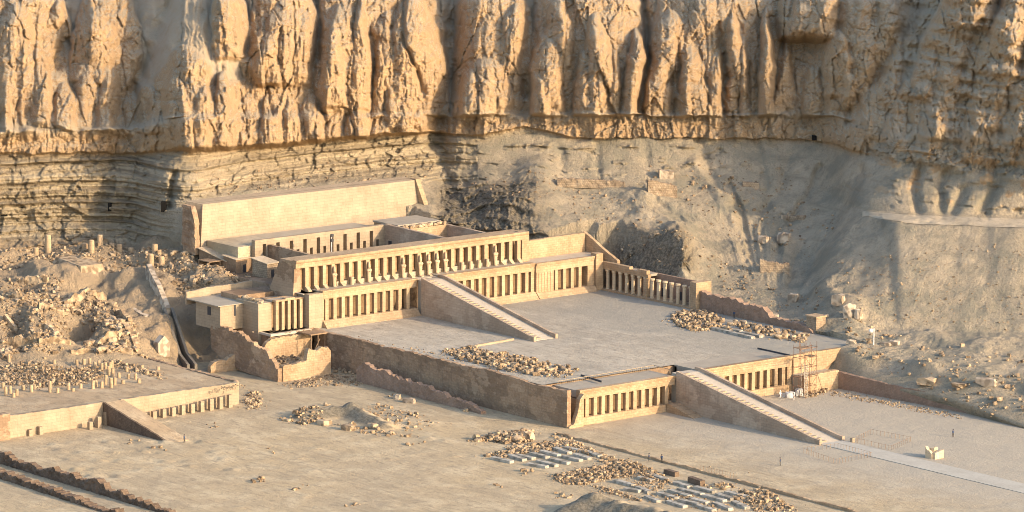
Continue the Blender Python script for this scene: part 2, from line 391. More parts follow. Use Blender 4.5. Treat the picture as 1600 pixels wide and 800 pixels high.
def make_rock(seed, boxy):
    r = np.random.default_rng(seed)
    bm = bmesh.new(); bmesh.ops.create_cube(bm, size=2.0)
    bmesh.ops.subdivide_edges(bm, edges=bm.edges[:], cuts=1, use_grid_fill=True)
    cut = r.normal(size=(3, 3)); cut /= np.linalg.norm(cut, axis=1)[:, None]
    for v in bm.verts:
        p = np.array(v.co); L = np.linalg.norm(p)
        p = p*(boxy + (1 - boxy)/L*1.15)*np.array([1.0, 1.0, 0.95])
        for c in cut:
            d = p @ c
            if d > 0.85: p = p - c*(d - 0.85)*0.8
        p = p + r.normal(size=3)*0.09
        v.co = p*0.5
    zmin = min(v.co.z for v in bm.verts)
    for v in bm.verts: v.co.z -= zmin*0.85
    bm.verts.index_update()
    out = ([tuple(v.co) for v in bm.verts], [tuple(v.index for v in f.verts) for f in bm.faces])
    bm.free(); return out
ROCKS = [make_rock(100 + i, 0.62 + 0.05*(i % 8)) for i in range(16)]

def grid_mesh(name, P, mask=None, flip=False):
    """mesh of a (rows, cols, 3) array of points"""
    nr, nc = P.shape[:2]
    idx = np.arange(nr*nc).reshape(nr, nc)
    q = np.stack([idx[:-1, :-1], idx[:-1, 1:], idx[1:, 1:], idx[1:, :-1]], -1)
    if flip: q = q[..., ::-1]
    if mask is not None: q = q[mask]
    q = q.reshape(-1, 4)
    me = bpy.data.meshes.new(name)
    me.vertices.add(nr*nc); me.vertices.foreach_set('co', P.reshape(-1).astype(np.float32))
    me.loops.add(q.size); me.loops.foreach_set('vertex_index', q.reshape(-1).astype(np.int32))
    me.polygons.add(len(q)); me.polygons.foreach_set('loop_start', np.arange(0, q.size, 4, dtype=np.int32))
    me.update(); me.validate()
    return me

def ruin_wall(p0, p1, thick, zb, tops, rough=0.12, step=0.35, jag=0.25, res=0.6, seed=1, batter=0.0):
    """a weathered wall along p0->p1; tops = [(share of length, height)]; zb a number or [(share, z)]. Returns an MB."""
    p0, p1 = np.array(p0[:2], float), np.array(p1[:2], float)
    L = np.linalg.norm(p1 - p0); d = (p1 - p0)/L; nrm = np.array([d[1], -d[0]])
    n = max(3, int(L/res)); s = np.linspace(0, 1, n + 1)
    zt = np.interp(s, [a for a, _ in tops], [b for _, b in tops])
    z0 = np.interp(s, [a for a, _ in zb], [b for _, b in zb]) if isinstance(zb, (list, tuple)) else np.full(n + 1, float(zb))
    hmax = float(np.max(zt - z0)); m = max(2, int(hmax/res))
    blk = 0.9*perlin(s*L/3.9 + seed*13.7, seed*3.1, 0.5) + 0.7*perlin(s*L/1.3 + seed*3.7, seed*1.1, 4.5) + 0.5*perlin(s*L/0.6, seed*2.1, 8.5)
    zt = zt + jag*np.round(blk*2.2/step)*step + 0.3*jag*perlin(s*L*1.3, seed, 2.2)
    zt = np.maximum(zt, z0 + 0.15)
    mb = MB(); vs = []
    for side in (1, -1):
        for j in range(m + 1):
            t = j/m
            for i in range(n + 1):
                z = z0[i] + (zt[i] - z0[i])*t
                q = p0 + d*s[i]*L
                off = thick/2*(1 - (batter*t if side > 0 else 0))
                vs.append((q[0] + nrm[0]*side*off, q[1] + nrm[1]*side*off, z))
    V = np.array(vs)
    dv = fbm(V[:, 0]*0.8 + seed, V[:, 1]*0.8, V[:, 2]*0.9, 3)*rough*2
    sg = np.repeat([1, -1], (m + 1)*(n + 1))
    V[:, 0] += nrm[0]*dv*sg; V[:, 1] += nrm[1]*dv*sg
    k = (m + 1)*(n + 1); I = lambda side, j, i: side*k + j*(n + 1) + i
    fs = []
    for j in range(m):
        for i in range(n):
            fs.append((I(0, j, i), I(0, j, i + 1), I(0, j + 1, i + 1), I(0, j + 1, i)))
            fs.append((I(1, j, i), I(1, j + 1, i), I(1, j + 1, i + 1), I(1, j, i + 1)))
    for i in range(n): fs.append((I(0, m, i), I(0, m, i + 1), I(1, m, i + 1), I(1, m, i)))
    for j in range(m):
        fs.append((I(0, j, 0), I(0, j + 1, 0), I(1, j + 1, 0), I(1, j, 0)))
        fs.append((I(0, j, n), I(1, j, n), I(1, j + 1, n), I(0, j + 1, n)))
    mb.add(V, fs); return mb

# ------------------------------------------------------------------ hillside and cliffs
PXS = [-250, 0, 100, 200, 260, 300, 340, 400, 430, 470, 500, 600, 690, 750, 820, 900, 960, 1000, 1060, 1100, 1150, 1200, 1260, 1300, 1340, 1400, 1500, 1600, 1850]
Z0 = -1
L_0 = [(640, Z0), (640, Z0), (625, Z0), (612, Z0), (602, Z0), (596, Z0), (588, Z0), (545, Z0), (540, Z0), (520, Z0), (510, Z0), (500, Z0), (520, Z0), (520, Z0), (515, Z0), (515, Z0), (520, Z0), (530, Z0), (540, Z0), (560, Z0), (580, Z0), (590, Z0), (598, Z0), (611, Z0), (618, Z0), (629, Z0), (649, Z0), (674, Z0), (722, Z0)]
L_0b = [(600, 2.5), (600, 2.5), (590, 2.5), (588, 2), (585, 0.2), (584, 0.0), (575, 0), (525, 3), (520, 3), (470, 6), (460, 6), (440, 7), (440, 7), (470, 5), (470, 5), (470, 5), (470, 5), (480, 5), (490, 5), (510, 4), (530, 5), (548, 4.5), (572, 4), (582, 2.9), (592, 2.9), (606, 2.8), (628, 2.6), (668, 0.4), (715, 0)]
L_1 = [(575, 5), (572, 5), (565, 5), (563, 4.6), (570, 2.0), (574, 0.7), (560, 1.2), (500, 8), (495, 8), (420, 13), (405, 15), (375, 16), (390, 15), (415, 12.3), (415, 13), (418, 13), (424, 13), (426, 15), (441, 13), (466, 9.4), (490, 8.2), (508, 7.9), (526, 7.8), (544, 8), (548, 8), (556, 8), (574, 8), (592, 8), (622, 8)]
L_1b = [(430, 15.8), (430, 15.8), (430, 15.6), (432, 15.3), (440, 15), (445, 14.6), (430, 16.3), (432, 16.4), (430, 16.4), (402, 16.6), (395, 16.7), (360, 18), (365, 19), (385, 17), (388, 17), (390, 17.5), (403, 16), (408, 17), (420, 15.5), (445, 11.5), (460, 10.5), (470, 10.3), (495, 9), (522, 8.6), (532, 8.5), (538, 8.5), (550, 8.7), (558, 8.9), (570, 9)]
L_2 = [(395, 17.5), (388, 17.5), (386, 17), (388, 17), (385, 18.5), (385, 20), (372, 21.5), (340, 24.2), (336, 24), (330, 24), (325, 24), (315, 25), (340, 23), (355, 21), (360, 21.5), (366, 21.5), (378, 19.5), (382, 19.6), (400, 18), (430, 13), (430, 13), (430, 13.5), (465, 10.5), (503, 9.2), (515, 9), (517, 9), (520, 9.3), (520, 10), (522, 10)]
L_2b = [(345, 22.5), (345, 22.5), (345, 22), (345, 22), (330, 27), (325, 28), (312, 29), (300, 30), (298, 30), (294, 29.7), (292, 29.5), (284, 29), (290, 27), (310, 25), (300, 27), (300, 27.5), (310, 26.5), (320, 25.5), (335, 23.5), (350, 21.5), (360, 20), (360, 20), (400, 16), (420, 17), (335, 27.5), (350, 28.3), (354, 28.5), (362, 28.5), (372, 28.5)]
L_2c = [(290, 31.5), (290, 31.5), (290, 30.8), (288, 31), (285, 33.5), (283, 34.2), (282, 33), (282, 31.5), (278, 31.6), (270, 31.8), (265, 32), (255, 32), (250, 32), (255, 32), (255, 32.5), (255, 33), (257, 32.8), (260, 32.5), (265, 31.8), (270, 31), (280, 30), (280, 30), (290, 29), (310, 27), (328, 28.5), (331, 29.4), (334, 30), (338, 30), (345, 30.5)]
L_3 = [(245, 38.5), (240, 38.5), (240, 38), (239, 37.5), (236, 39.8), (237, 40.3), (237, 39.5), (232, 38.5), (230, 38.5), (225, 38.5), (222, 38.5), (213, 38.5), (207, 38.5), (212, 38.5), (196, 41), (216, 38.5), (216, 38.5), (217, 38.5), (217, 38.5), (217, 38.5), (217, 38.5), (217, 38.5), (219, 38.5), (225, 38.5), (238, 39), (252, 39), (262, 39), (275, 39), (285, 39)]
def depth_pt(px, py, D):                   # point at horizontal distance D from the camera station
    d = ray(px, py); return CAM + d*(D/math.hypot(d[0], d[1]))
# upper lines: (py, horizontal distance)
def hd(px, py, z):
    p = at(px, py, z); return math.hypot(p[0] - CAM[0], p[1] - CAM[1])
lines = []
for Lk in (L_0, L_0b, L_1, L_1b, L_2, L_2b, L_2c, L_3):
    lines.append([(py, hd(px, py, z)) for px, (py, z) in zip(PXS, Lk)])
c3 = [D for _, D in lines[-1]]
spur = [smooth(1310, 1420, np.array(float(px))) for px in PXS]
leftm = [1 - smooth(180, 320, np.array(float(px))) for px in PXS]
def upper(py_c, dd, dd_spur, dd_left, py_sp=None, py_l=None):
    out = []
    for i, px in enumerate(PXS):
        s, lf = float(spur[i]), float(leftm[i])
        py = py_c*(1 - s - lf) + (py_sp if py_sp is not None else py_c)*s + (py_l if py_l is not None else py_c)*lf
        out.append((py, c3[i] + dd*(1 - s - lf) + dd_spur*s + dd_left*lf))
    return out
lines.append(upper(183, 3, 7, 4, 225, 205))       # top of the lower rock layer
lines.append(upper(176, 9, 12, 12, 205, 196))     # ledge
lines.append(upper(90, 23, 32, 34, 100, 100))
lines.append(upper(0, 44, 52, 56))
lines.append(upper(-110, 74, 80, 86))
lines = np.array(lines)                            # (K, npx, 2)
STEP = 1.5
U = np.arange(-250, 1850 + STEP, STEP)
def blur(a, s):
    k = np.exp(-0.5*(np.arange(-3*s, 3*s + 1)/s)**2); k /= k.sum()
    return np.convolve(np.pad(a, 3*s, mode='edge'), k, 'valid')
LI = np.array([[blur(np.interp(U, PXS, lines[k, :, c]), 8) for c in (0, 1)] for k in range(len(lines))])
LI[7, 0] += 3.0*fbm(U/28, 0.3, 0.1, 3)*1.6
LI[8, 0] += 9*fbm(U/60, 5.3, 0.1, 3) + 3*fbm(U/14, 2.3, 0.1, 2); LI[8, 1] += 2.0*fbm(U/40, 1.3, 3.1, 3)
LI[9, 0] = np.minimum(LI[8, 0] - 3.5, LI[9, 0] + 11*fbm(U/70, 7.3, 4.1, 3)); LI[9, 1] = LI[8, 1] + (LI[9, 1] - LI[8, 1])*np.clip(0.5 + 1.6*fbm(U/45, 9.3, 3.1, 3), 0.08, 1.3)
nseg = [8, 30, 90, 45, 55, 45, 45, 34, 8, 70, 75, 30]
PYr, Dr, seg = [], [], []
for k, ns in enumerate(nseg):
    for t in np.linspace(0, 1, ns, endpoint=False):
        PYr.append(LI[k, 0]*(1 - t) + LI[k + 1, 0]*t); Dr.append(LI[k, 1]*(1 - t) + LI[k + 1, 1]*t); seg.append(k + t)
PY, DD, SEG = np.array(PYr), np.array(Dr), np.array(seg)[:, None] + 0*U[None, :]
# soften the creases between the strips (rows only)
for _ in range(6):
    DD[1:-1] = 0.25*DD[:-2] + 0.5*DD[1:-1] + 0.25*DD[2:]
PX = U[None, :] + 0*PY
dx_, dy_ = ray(0, 0), None
RY = fw[None, None] + rt[None, None]*((PX - 800)/FPX)[..., None] - up[None, None]*((PY - 400)/FPX)[..., None]
RH = np.hypot(RY[..., 0], RY[..., 1])
P = CAM + RY*(DD/RH)[..., None]
X, Y, Z = P[..., 0], P[..., 1], P[..., 2]
# masks along the face
face = smooth(6.85, 7.05, SEG)                     # bedrock cliffs above the contact line
upp = smooth(8.2, 9.0, SEG)                        # towers
ledge = smooth(7.6, 8.1, SEG)*(1 - smooth(8.9, 9.15, SEG))
S_ = smooth(1320, 1420, PX); Lf_ = 1 - smooth(200, 300, PX)
strata = smooth(5.0, 5.4, SEG)*(1 - face)
strata = np.maximum(strata, smooth(4.0, 4.1, SEG)*(1 - face)*Lf_)
dark_band = smooth(3.0, 3.2, SEG)*(1 - smooth(4.1, 4.6, SEG))*smooth(940, 970, PX)*(1 - smooth(1060, 1100, PX))
dark_band = np.maximum(dark_band, smooth(3.3, 3.6, SEG)*(1 - smooth(4.8, 5.4, SEG))*smooth(670, 700, PX)*(1 - smooth(800, 880, PX)))

# warped picture-of-the-face coordinates for the buttresses (metres along and up the face are close to px/6.5)
wx = PX + 13*fbm(PX/95, PY/75, 3.3, 3) + 2.5*fbm(PX/14, PY/18, 8.1, 2)
wy = PY + 16*fbm(PX/80, PY/70, 9.3, 3) + 3*fbm(PX/16, PY/14, 5.1, 2)
BUTT = [
    (592, 194, -95, 112, 7.2, 0, 3.2), (915, 190, -85, 94, 6.8, 0, 3.2), (1128, 196, -85, 122, 6.6, 0, 3.4), (1300, 200, -70, 92, 6.0, 0, 3), (775, 188, -75, 66, 6.0, -0.04, 3), (440, 142, -60, 62, 7.0, 0, 3), (30, 205, -60, 84, 6.0, 0, 3), (165, 205, -60, 60, 4.5, 0, 2.4),  # cx, y of the foot, y of the top, half width, protrusion (m), lean, keen (1 pointed .. 3 blunt)
    (25, 200, -5, 54, 8, 0, 2.4), (62, 196, 62, 22, 7.5, 0, 2), (-120, 205, -60, 80, 8, 0, 2.4), (92, 62, -5, 22, 4.5, 0, 2), (12, 200, 90, 22, 9, 0, 2),
    (150, 128, -60, 48, 7, 0.08, 2.4), (137, 198, 80, 30, 6.5, 0, 1.8), (172, 200, 86, 28, 7, 0, 1.8), (203, 198, 112, 22, 5, 0, 1.6), (98, 200, 128, 26, 5, 0, 1.8), (240, 205, 130, 30, 5, 0, 1.6),
    (300, 245, 66, 66, 6.5, -0.15, 2.0), (285, 248, 108, 32, 8.0, -0.1, 1.8), (320, 246, 128, 26, 8.4, 0, 1.7), (352, 246, 118, 26, 8.2, 0, 1.8), (386, 244, 146, 26, 8.4, 0, 1.7), (420, 242, 140, 26, 8.2, 0, 1.8), (455, 240, 152, 24, 8.6, 0, 1.7),
    (490, 238, 146, 27, 8.3, 0, 1.8), (526, 236, 154, 25, 8.5, 0, 1.7), (562, 232, 150, 28, 8.2, 0, 1.8), (600, 228, 162, 29, 8.4, 0, 1.7), (640, 222, 158, 31, 8.2, 0, 1.8), (674, 216, 178, 22, 7.5, 0, 1.7), (470, 250, 120, 240, 5.0, 0, 4),
    (365, 96, -30, 34, 4, -0.2, 2), (440, 140, -25, 56, 8.5, 0.05, 2.6), (420, 138, 40, 26, 9.3, 0, 2), (468, 136, 10, 24, 9.3, 0, 2),
    (540, 175, -70, 50, 8.0, 0, 3), (522, 165, 14, 26, 9.2, 0, 2.2), (560, 170, -20, 22, 9.0, 0, 2.2), (600, 182, -50, 32, 8.4, 0, 3), (590, 178, 40, 15, 9.4, 0, 2.2), (648, 205, -70, 56, 9.0, -0.03, 3), (640, 160, 72, 17, 11.4, 0, 2.4), (672, 200, 30, 26, 9.4, 0, 2), (618, 180, 0, 14, 9.2, 0, 2.2),
    (772, 150, -40, 66, 7.0, -0.06, 2.6), (756, 184, 78, 50, 9.0, 0.06, 2.2), (736, 184, 104, 24, 9.8, 0, 1.8), (775, 184, 96, 24, 9.8, 0, 1.8), (800, 120, 0, 30, 6.5, 0.1, 2),
    (855, 180, 48, 34, 9.0, 0.03, 2.2), (842, 180, 100, 18, 9.8, 0, 1.8), (878, 140, -40, 36, 6.0, 0, 2.4), (868, 182, 84, 16, 9.4, 0, 2),
    (945, 186, -60, 60, 8.0, 0, 3), (936, 184, 2, 30, 9.6, 0, 2.4), (986, 184, 44, 24, 8.8, 0, 2.2), (912, 184, 60, 20, 8.6, 0, 2), (958, 184, 60, 14, 9.8, 0, 2),
    (1032, 190, 70, 29, 8.8, 0, 2.2), (1042, 140, 10, 44, 7.0, 0.04, 2.0), (1018, 190, 104, 15, 9.6, 0, 1.8), (1046, 190, 110, 15, 9.4, 0, 1.8), (1082, 192, 58, 33, 8.0, -0.10, 1.7), (1070, 192, 100, 16, 8.8, 0, 1.7), (1098, 192, 108, 15, 8.8, 0, 1.7),
    (1100, 100, -40, 48, 5.5, 0.1, 2.0), (1117, 190, 72, 15, 7.0, 0, 2.6), (1149, 190, 2, 24, 8.2, 0, 1.7), (1140, 190, 80, 12, 9.0, 0, 1.8), (1160, 190, 50, 13, 8.8, 0, 1.8), (1176, 190, 62, 15, 6.6, 0, 1.8), (1200, 190, 6, 18, 7.8, 0, 1.8), (1192, 190, 76, 11, 8.6, 0, 1.8), (1223, 190, 58, 22, 6.6, 0, 1.8),
    (1180, 70, -60, 60, 6.0, 0, 2), (1290, 188, 40, 64, 6.4, 0, 3), (1270, 190, 96, 24, 7.2, 0, 2), (1306, 160, 22, 32, 8.0, 0, 2), (1326, 190, 100, 26, 7.0, 0, 2), (1350, 170, -70, 60, 5.0, 0.1, 2.2),
    (1400, 260, 120, 34, 5.0, 0.3, 1.8), (1425, 250, 60, 44, 6.5, 0.45, 1.8), (1470, 262, 40, 60, 8.0, 0.4, 2), (1452, 240, 150, 30, 9.0, 0.2, 1.8), (1510, 270, 90, 46, 8.5, 0.35, 1.8), (1545, 200, -60, 50, 7.5, 0.4, 2), (1560, 290, 130, 44, 8.0, 0.25, 1.8), (1600, 240, -30, 52, 7.5, 0.4, 2), (1620, 300, 110, 44, 8.5, 0.2, 1.8), (1680, 300, -60, 70, 8, 0.3, 2), (1780, 300, -60, 90, 8, 0.2, 2), (1420, 345, 245, 32, 6.0, 0, 1.8), (1530, 290, 215, 40, 8.6, 0, 2), (1590, 296, 222, 34, 8.6, 0, 2), (1490, 110, -80, 60, 7.0, 0.4, 2),
]
prot = np.zeros_like(PX); pn = np.zeros_like(PX)
REC = np.interp(wy, [-110, 0, 90, 178, 260], [66, 36, 15, 0, 0])
brn = np.random.default_rng(21)
for cx, yb, yt, rx, a, lean, keen in BUTT:
    if 18 <= rx < 60: yt = max(yt, -22 + brn.uniform(-14, 26)); lean += brn.uniform(-.07, .07); a *= brn.uniform(.8, 1.35)
    elif rx < 18 and cx < 1350: a *= brn.uniform(.55, 1.0)
    t = (yb - wy)/(yb - yt)
    tt_ = np.clip(t, 0, 1)
    hw = rx*np.sqrt(np.clip(1 - tt_**keen, 0, 1)) + 1e-3
    dx = (wx - cx - lean*(yb - wy)*0.5)/hw
    foot = smooth(-0.10, 0.04, t)
    cap = np.sqrt(np.clip(1 - tt_**2.6, 0, 1))
    q = ((a if rx < 58 or cx > 1350 else 0.7*a)*(0.25 + 0.75*cap) + (0.68 if rx < 58 or cx > 1350 else 0.36)*np.maximum(REC - np.interp(yb, [-110, 0, 90, 178, 260], [66, 36, 15, 0, 0]), 0)*cap)*np.clip(1 - dx*dx, 0, 1)**0.5*foot*(t < 1)
    pn = np.maximum(pn, np.clip(1 - dx*dx, 0, 1)**0.5*foot*(t < 1)*(0.3 + 0.7*cap))
    prot = np.maximum(prot, q)
e1 = np.exp(-((wx - 1265)/50)**4 - ((wy - 20)/50)**4); prot = np.maximum(prot, 26.0*e1); pn = np.maximum(pn, e1)
prot = np.maximum(prot, 1.6*smooth(0.0, 0.5, fbm(PX/50, PY/50, 71.0, 3) + 0.2))
rel = prot*smooth(7.9, 8.6, SEG)*(1 - S_)
low_l = smooth(6.95, 7.6, SEG)*Lf_
mid_f = smooth(7.0, 7.15, SEG)*smooth(255, 300, PX)*(1 - smooth(650, 700, PX))
sp_f = smooth(6.3, 8.6, SEG)*S_
rel = np.maximum(rel, prot*np.clip(mid_f + sp_f + low_l, 0, 1))
# lower rock layer below the ledge, fluted
lowlayer = smooth(6.95, 7.05, SEG)*(1 - smooth(8.05, 8.5, SEG))*(1 - S_)*(1 - mid_f)
rel += lowlayer*(1.3 + 1.2*fbm(PX/35, 2.2, 4.4, 3))
SANDY0 = (1 - smooth(0.1, 0.5, pn))*smooth(8.0, 8.6, SEG)*np.clip(Lf_ + (PX < 420), 0, 1)
# vertical ribs, long cracks, blocky facets and crumbly roughness
w2x = PX + 13*fbm(PX/55, PY/75, 13.3, 3) + 4*fbm(PX/13, PY/20, 18.1, 3)
w2y = PY + 16*fbm(PX/70, PY/60, 19.3, 3)
ribs = ridged(w2x/26, w2y/190, 1.7, 2)
ribs2 = ridged(w2x/11, w2y/80, 4.7, 3)
rel += face*(1 - 0.7*S_)*(0.45*ribs + (0.12 + 1.3*mid_f + 0.8*lowlayer)*ribs2)
f1, f2, cid = worley(w2x/46, w2y/170, 2)
crack = (1 - smooth(0.0, 0.07, f2 - f1))*smooth(-0.15, 0.25, fbm(PX/50, PY/60, 31.0, 2))
rel += face*(1 - 0.8*S_)*(-0.8*crack + 2.2*(cid - 0.5))
g1, g2, gid = worley(w2x/10 + 0.8*perlin(PX/9, PY/9, 2.0), w2y/17, 4)
rel += face*0.3*(gid - 0.5)*(1 - 0.5*smooth(0.0, 0.5, fbm(PX/45, PY/45, 41.0, 2)))
calm = 1 - 0.75*SANDY0
wz1, wz2 = PX + 3.0*fbm(PX/8, PY/8, 51.0, 2), PY + 3.0*fbm(PX/8, PY/8, 57.0, 2)
h1, h2, hid = worley(wz1/6.0, wz2/8.5, 11)
i1, i2, iid = worley(wz1/3.3 + 0.2*wz2, wz2/3.9, 12)
n1_, n2_, nid = worley(wz1/15.0 + 0.03*wz2, wz2/22.0, 13)
p1, p2, pid = worley(wz1/13.0, wz2/48.0, 14)
q1, q2, qid = worley(wz1/27.0, wz2/80.0, 15)
rel += face*calm*(1.5*fbm(X/9, Y/9, Z/15, 3) + 0.35*ridged(X/3.0, Y/3.0, Z/5, 3) + 1.5*(qid - 0.5) + 1.15*(pid - 0.5) + 0.7*(nid - 0.5) + 0.4*(hid - 0.5) + 0.25*(iid - 0.5)
                  - 0.5*(1 - smooth(0, 0.08, p2 - p1)) - 0.35*(1 - smooth(0, 0.1, n2_ - n1_)))
rel += face*(1 - S_)*0.5*np.tanh(3*perlin(Z/3.3, X/40, Y/40))
# spur: beds dipping down to the right
dip = Z + 0.12*(PX - 1500)/6.5 + 2.5*fbm(X/20, Y/20, 3.0, 3)
rel += S_*smooth(6.6, 7.2, SEG)*(1.3*np.tanh(3*perlin(dip/4.5, X/22, 1.0)) + 0.8*np.tanh(4*perlin(dip/1.9, X/14, 7.0)) + 1.6*fbm(X/7, Y/7, Z/5, 4) + 0.7*ridged(X/2.6, Y/2.6, Z/1.8, 3))
# gullies cut back into the face
GUL = [([(712, -20), (708, 60), (700, 120), (690, 175), (676, 215)], 13, 6), ([(824, 30), (820, 90), (818, 150)], 7, 4), ([(1003, -20), (1006, 90), (1000, 172)], 6, 5.5),
       ([(268, -10), (240, 60), (218, 120), (205, 150)], 13, 5), ([(372, -20), (380, 40), (392, 90)], 10, 5), ([(1440, -20), (1395, 70), (1350, 150), (1330, 190)], 13, 6),
       ([(105, -20), (100, 60), (88, 110)], 9, 4), ([(494, -20), (497, 90)], 5, 4), ([(628, 0), (632, 60), (660, 150)], 4, 3), ([(1238, -20), (1236, 30)], 5, 4), ([(1225, 60), (1210, 150)], 4, 2.5),
       ([(1125, 30), (1128, 120), (1130, 175)], 4, 2.5), ([(1060, 60), (1062, 140)], 4, 3), ([(1532, 30), (1510, 110)], 8, 3), ([(1255, 440), (1285, 380), (1330, 300), (1345, 275)], 11, 3.2), ([(1195, 330), (1225, 290), (1235, 240)], 7, 1.5),
       ([(692, 330), (696, 270), (690, 215)], 12, 2.5), ([(1165, 410), (1140, 350), (1110, 300), (1085, 262)], 9, -1.8), ([(1180, 420), (1160, 350), (1140, 300)], 6, 2.0), ([(1090, 400), (1060, 350), (1020, 330)], 7, 2.0), ([(1215, 400), (1250, 330), (1280, 262)], 6, 2.2), ([(1205, 330), (1200, 270), (1185, 225)], 6, 0.9), ([(1110, 290), (1100, 250), (1090, 222)], 7, 0.9), ([(1020, 290), (1010, 250), (1005, 222)], 7, 0.9), ([(940, 285), (930, 225)], 7, 0.9), ([(880, 270), (870, 225)], 6, 0.9), ([(1400, 500), (1392, 400), (1375, 352)], 8, 0.7), ([(1455, 500), (1490, 430), (1500, 362)], 16, 0.4), ([(1580, 510), (1545, 440), (1540, 366)], 12, 0.45), ([(1440, 330), (1430, 300), (1440, 262)], 7, 2.5), ([(1475, 330), (1470, 295), (1480, 268)], 7, 2.2), ([(180, 240), (165, 300), (150, 330)], 12, 2.5), ([(275, 270), (262, 325)], 5, 3.0), ([(1505, 300), (1490, 330)], 9, 2.2), ([(1560, 280), (1540, 335)], 9, 2.2)]
for pts, wdt, dep in GUL:
    dmin = np.full(PX.shape, 1e9)
    for (ax, ay), (bx, by) in zip(pts[:-1], pts[1:]):
        vx, vy = bx - ax, by - ay
        t = np.clip(((wx - ax)*vx + (wy - ay)*vy)/(vx*vx + vy*vy), 0, 1)
        dmin = np.minimum(dmin, np.hypot(wx - ax - t*vx, wy - ay - t*vy))
    rel -= dep*np.exp(-(dmin/wdt)**2)
# strata band: thin hard beds stand out, soft ones weather back
bz = Z + 0.22*fbm(X/30, Y/30, 0.3, 2)
j1, j2, jid = worley(PX/26, bz/3.2 + 0*PX, 8)
k1, k2, kid = worley(PX/9, bz/1.1 + 0*PX, 9)
bed = np.tanh(5*perlin(bz/1.6, 0.37, 0.11))*0.55 + 0.5*np.tanh(5*perlin(bz/0.6, 0.7, 5.1)) + 1.1*(jid - 0.5) + 0.9*(kid - 0.5)
PATCH = np.clip((PX < 745) + smooth(0.05, 0.3, fbm(PX/38, PY/16, 77.0, 3)), 0, 1)
rel += np.clip(strata*PATCH + 1.2*dark_band, 0, 1)*(1.2*bed + 1.4*fbm(X/7, Y/7, Z/14, 4) + 0.45*ridged(X/1.8, Y/1.8, Z/0.9, 3))*(0.75 + 0.35*np.clip(Lf_ + dark_band + smooth(300, 420, PX)*(1 - smooth(650, 760, PX)), 0, 1))*(1 - 0.75*smooth(1150, 1300, PX)*(1 - S_))
rel += dark_band*(2.2*fbm(X/5, Y/5, Z/4, 4) + 0.9*ridged(X/2.2, Y/2.2, Z/1.6, 3))
# overhanging foot of the cliff, so that a dark line runs along the contact
rel += 0.6*smooth(6.98, 7.03, SEG)*(1 - smooth(7.2, 7.7, SEG))*(1 - S_)
# talus: cones, rills and lumps
tal = (1 - face)*(1 - 0.7*strata)*smooth(1.2, 2.2, SEG)
TAL_R = smooth(1310, 1360, PX)*smooth(3.9, 4.1, SEG)
BAY = smooth(880, 1000, PX)*(1 - smooth(1290, 1345, PX))*smooth(3.6, 4.3, SEG)
ANG = np.arctan2(PX - 1205, np.maximum(520 - PY, 20))
rill = ridged((PX + 0.25*PY)/34, PY/240, 6.1, 3)
up_z = tal*(1.1*fbm(X/16, Y/16, 0.9, 4) + 0.16*rill*smooth(3.2, 4.5, SEG)*smooth(900, 1000, PX) + 0.5*fbm(X/4, Y/4, 4.0, 4)*(1 - 0.6*TAL_R) + 0.12*ridged(X/1.6, Y/1.6, 4.0, 3)*(1 - 0.7*TAL_R) + 2.0*ridged(ANG*4.0 + 0.4*fbm(X/12, Y/12, 0, 3), 0.3, 0.9, 3)*BAY + 2.4*fbm(X/22, Y/22, 8.0, 4)*BAY)
# the dug-over ground round the ruined temple on the left
ru = (1 - smooth(330, 430, PX))*smooth(1.9, 2.3, SEG)*(1 - smooth(4.0, 4.4, SEG))
up_z += ru*(1.3*ridged(X/13, Y/13, 1.0, 3) + 1.2*np.tanh(4*perlin(X/8, Y/8, 7.7)) + 0.8*fbm(X/2.5, Y/2.5, 2.0, 3))
for px, py, rx, ry, h in [(308, 520, 34, 58, -6.0), (335, 462, 20, 16, 3.0), (300, 450, 16, 10, 2.0), (322, 575, 24, 22, -2.5), (125, 512, 24, 13, -6.0), (25, 522, 14, 20, -4.5), (150, 448, 26, 14, -3.0), (40, 455, 18, 12, -2.5), (140, 425, 40, 12, 1.6), (265, 480, 18, 40, 1.0),
                          (1440, 585, 26, 16, 2.6), (1490, 598, 34, 12, 2.0), (1380, 575, 40, 16, -1.8), (1330, 565, 22, 12, 1.2), (1545, 540, 40, 14, 1.6), (1450, 530, 50, 8, 1.2), (1590, 610, 30, 20, -2.0),
                          (1060, 385, 30, 40, 1.8), (1010, 330, 40, 14, 1.2), (1330, 500, 36, 26, 3.0), (1290, 480, 22, 26, 2.0), (835, 290, 40, 45, 3.5), (800, 330, 40, 20, 2.0), (1130, 330, 40, 30, 1.5), (760, 300, 26, 50, 1.6)]:
    up_z += h*np.exp(-((wx - px)/rx)**2 - ((wy - py)/ry)**2)
up_z *= smooth(1.3, 2.0, SEG)
k_in = smooth(0.0, 1.0, SEG)
P = P - RY/RH[..., None]*(rel*smooth(2.5, 3.2, SEG))[..., None]
P[..., 2] += up_z
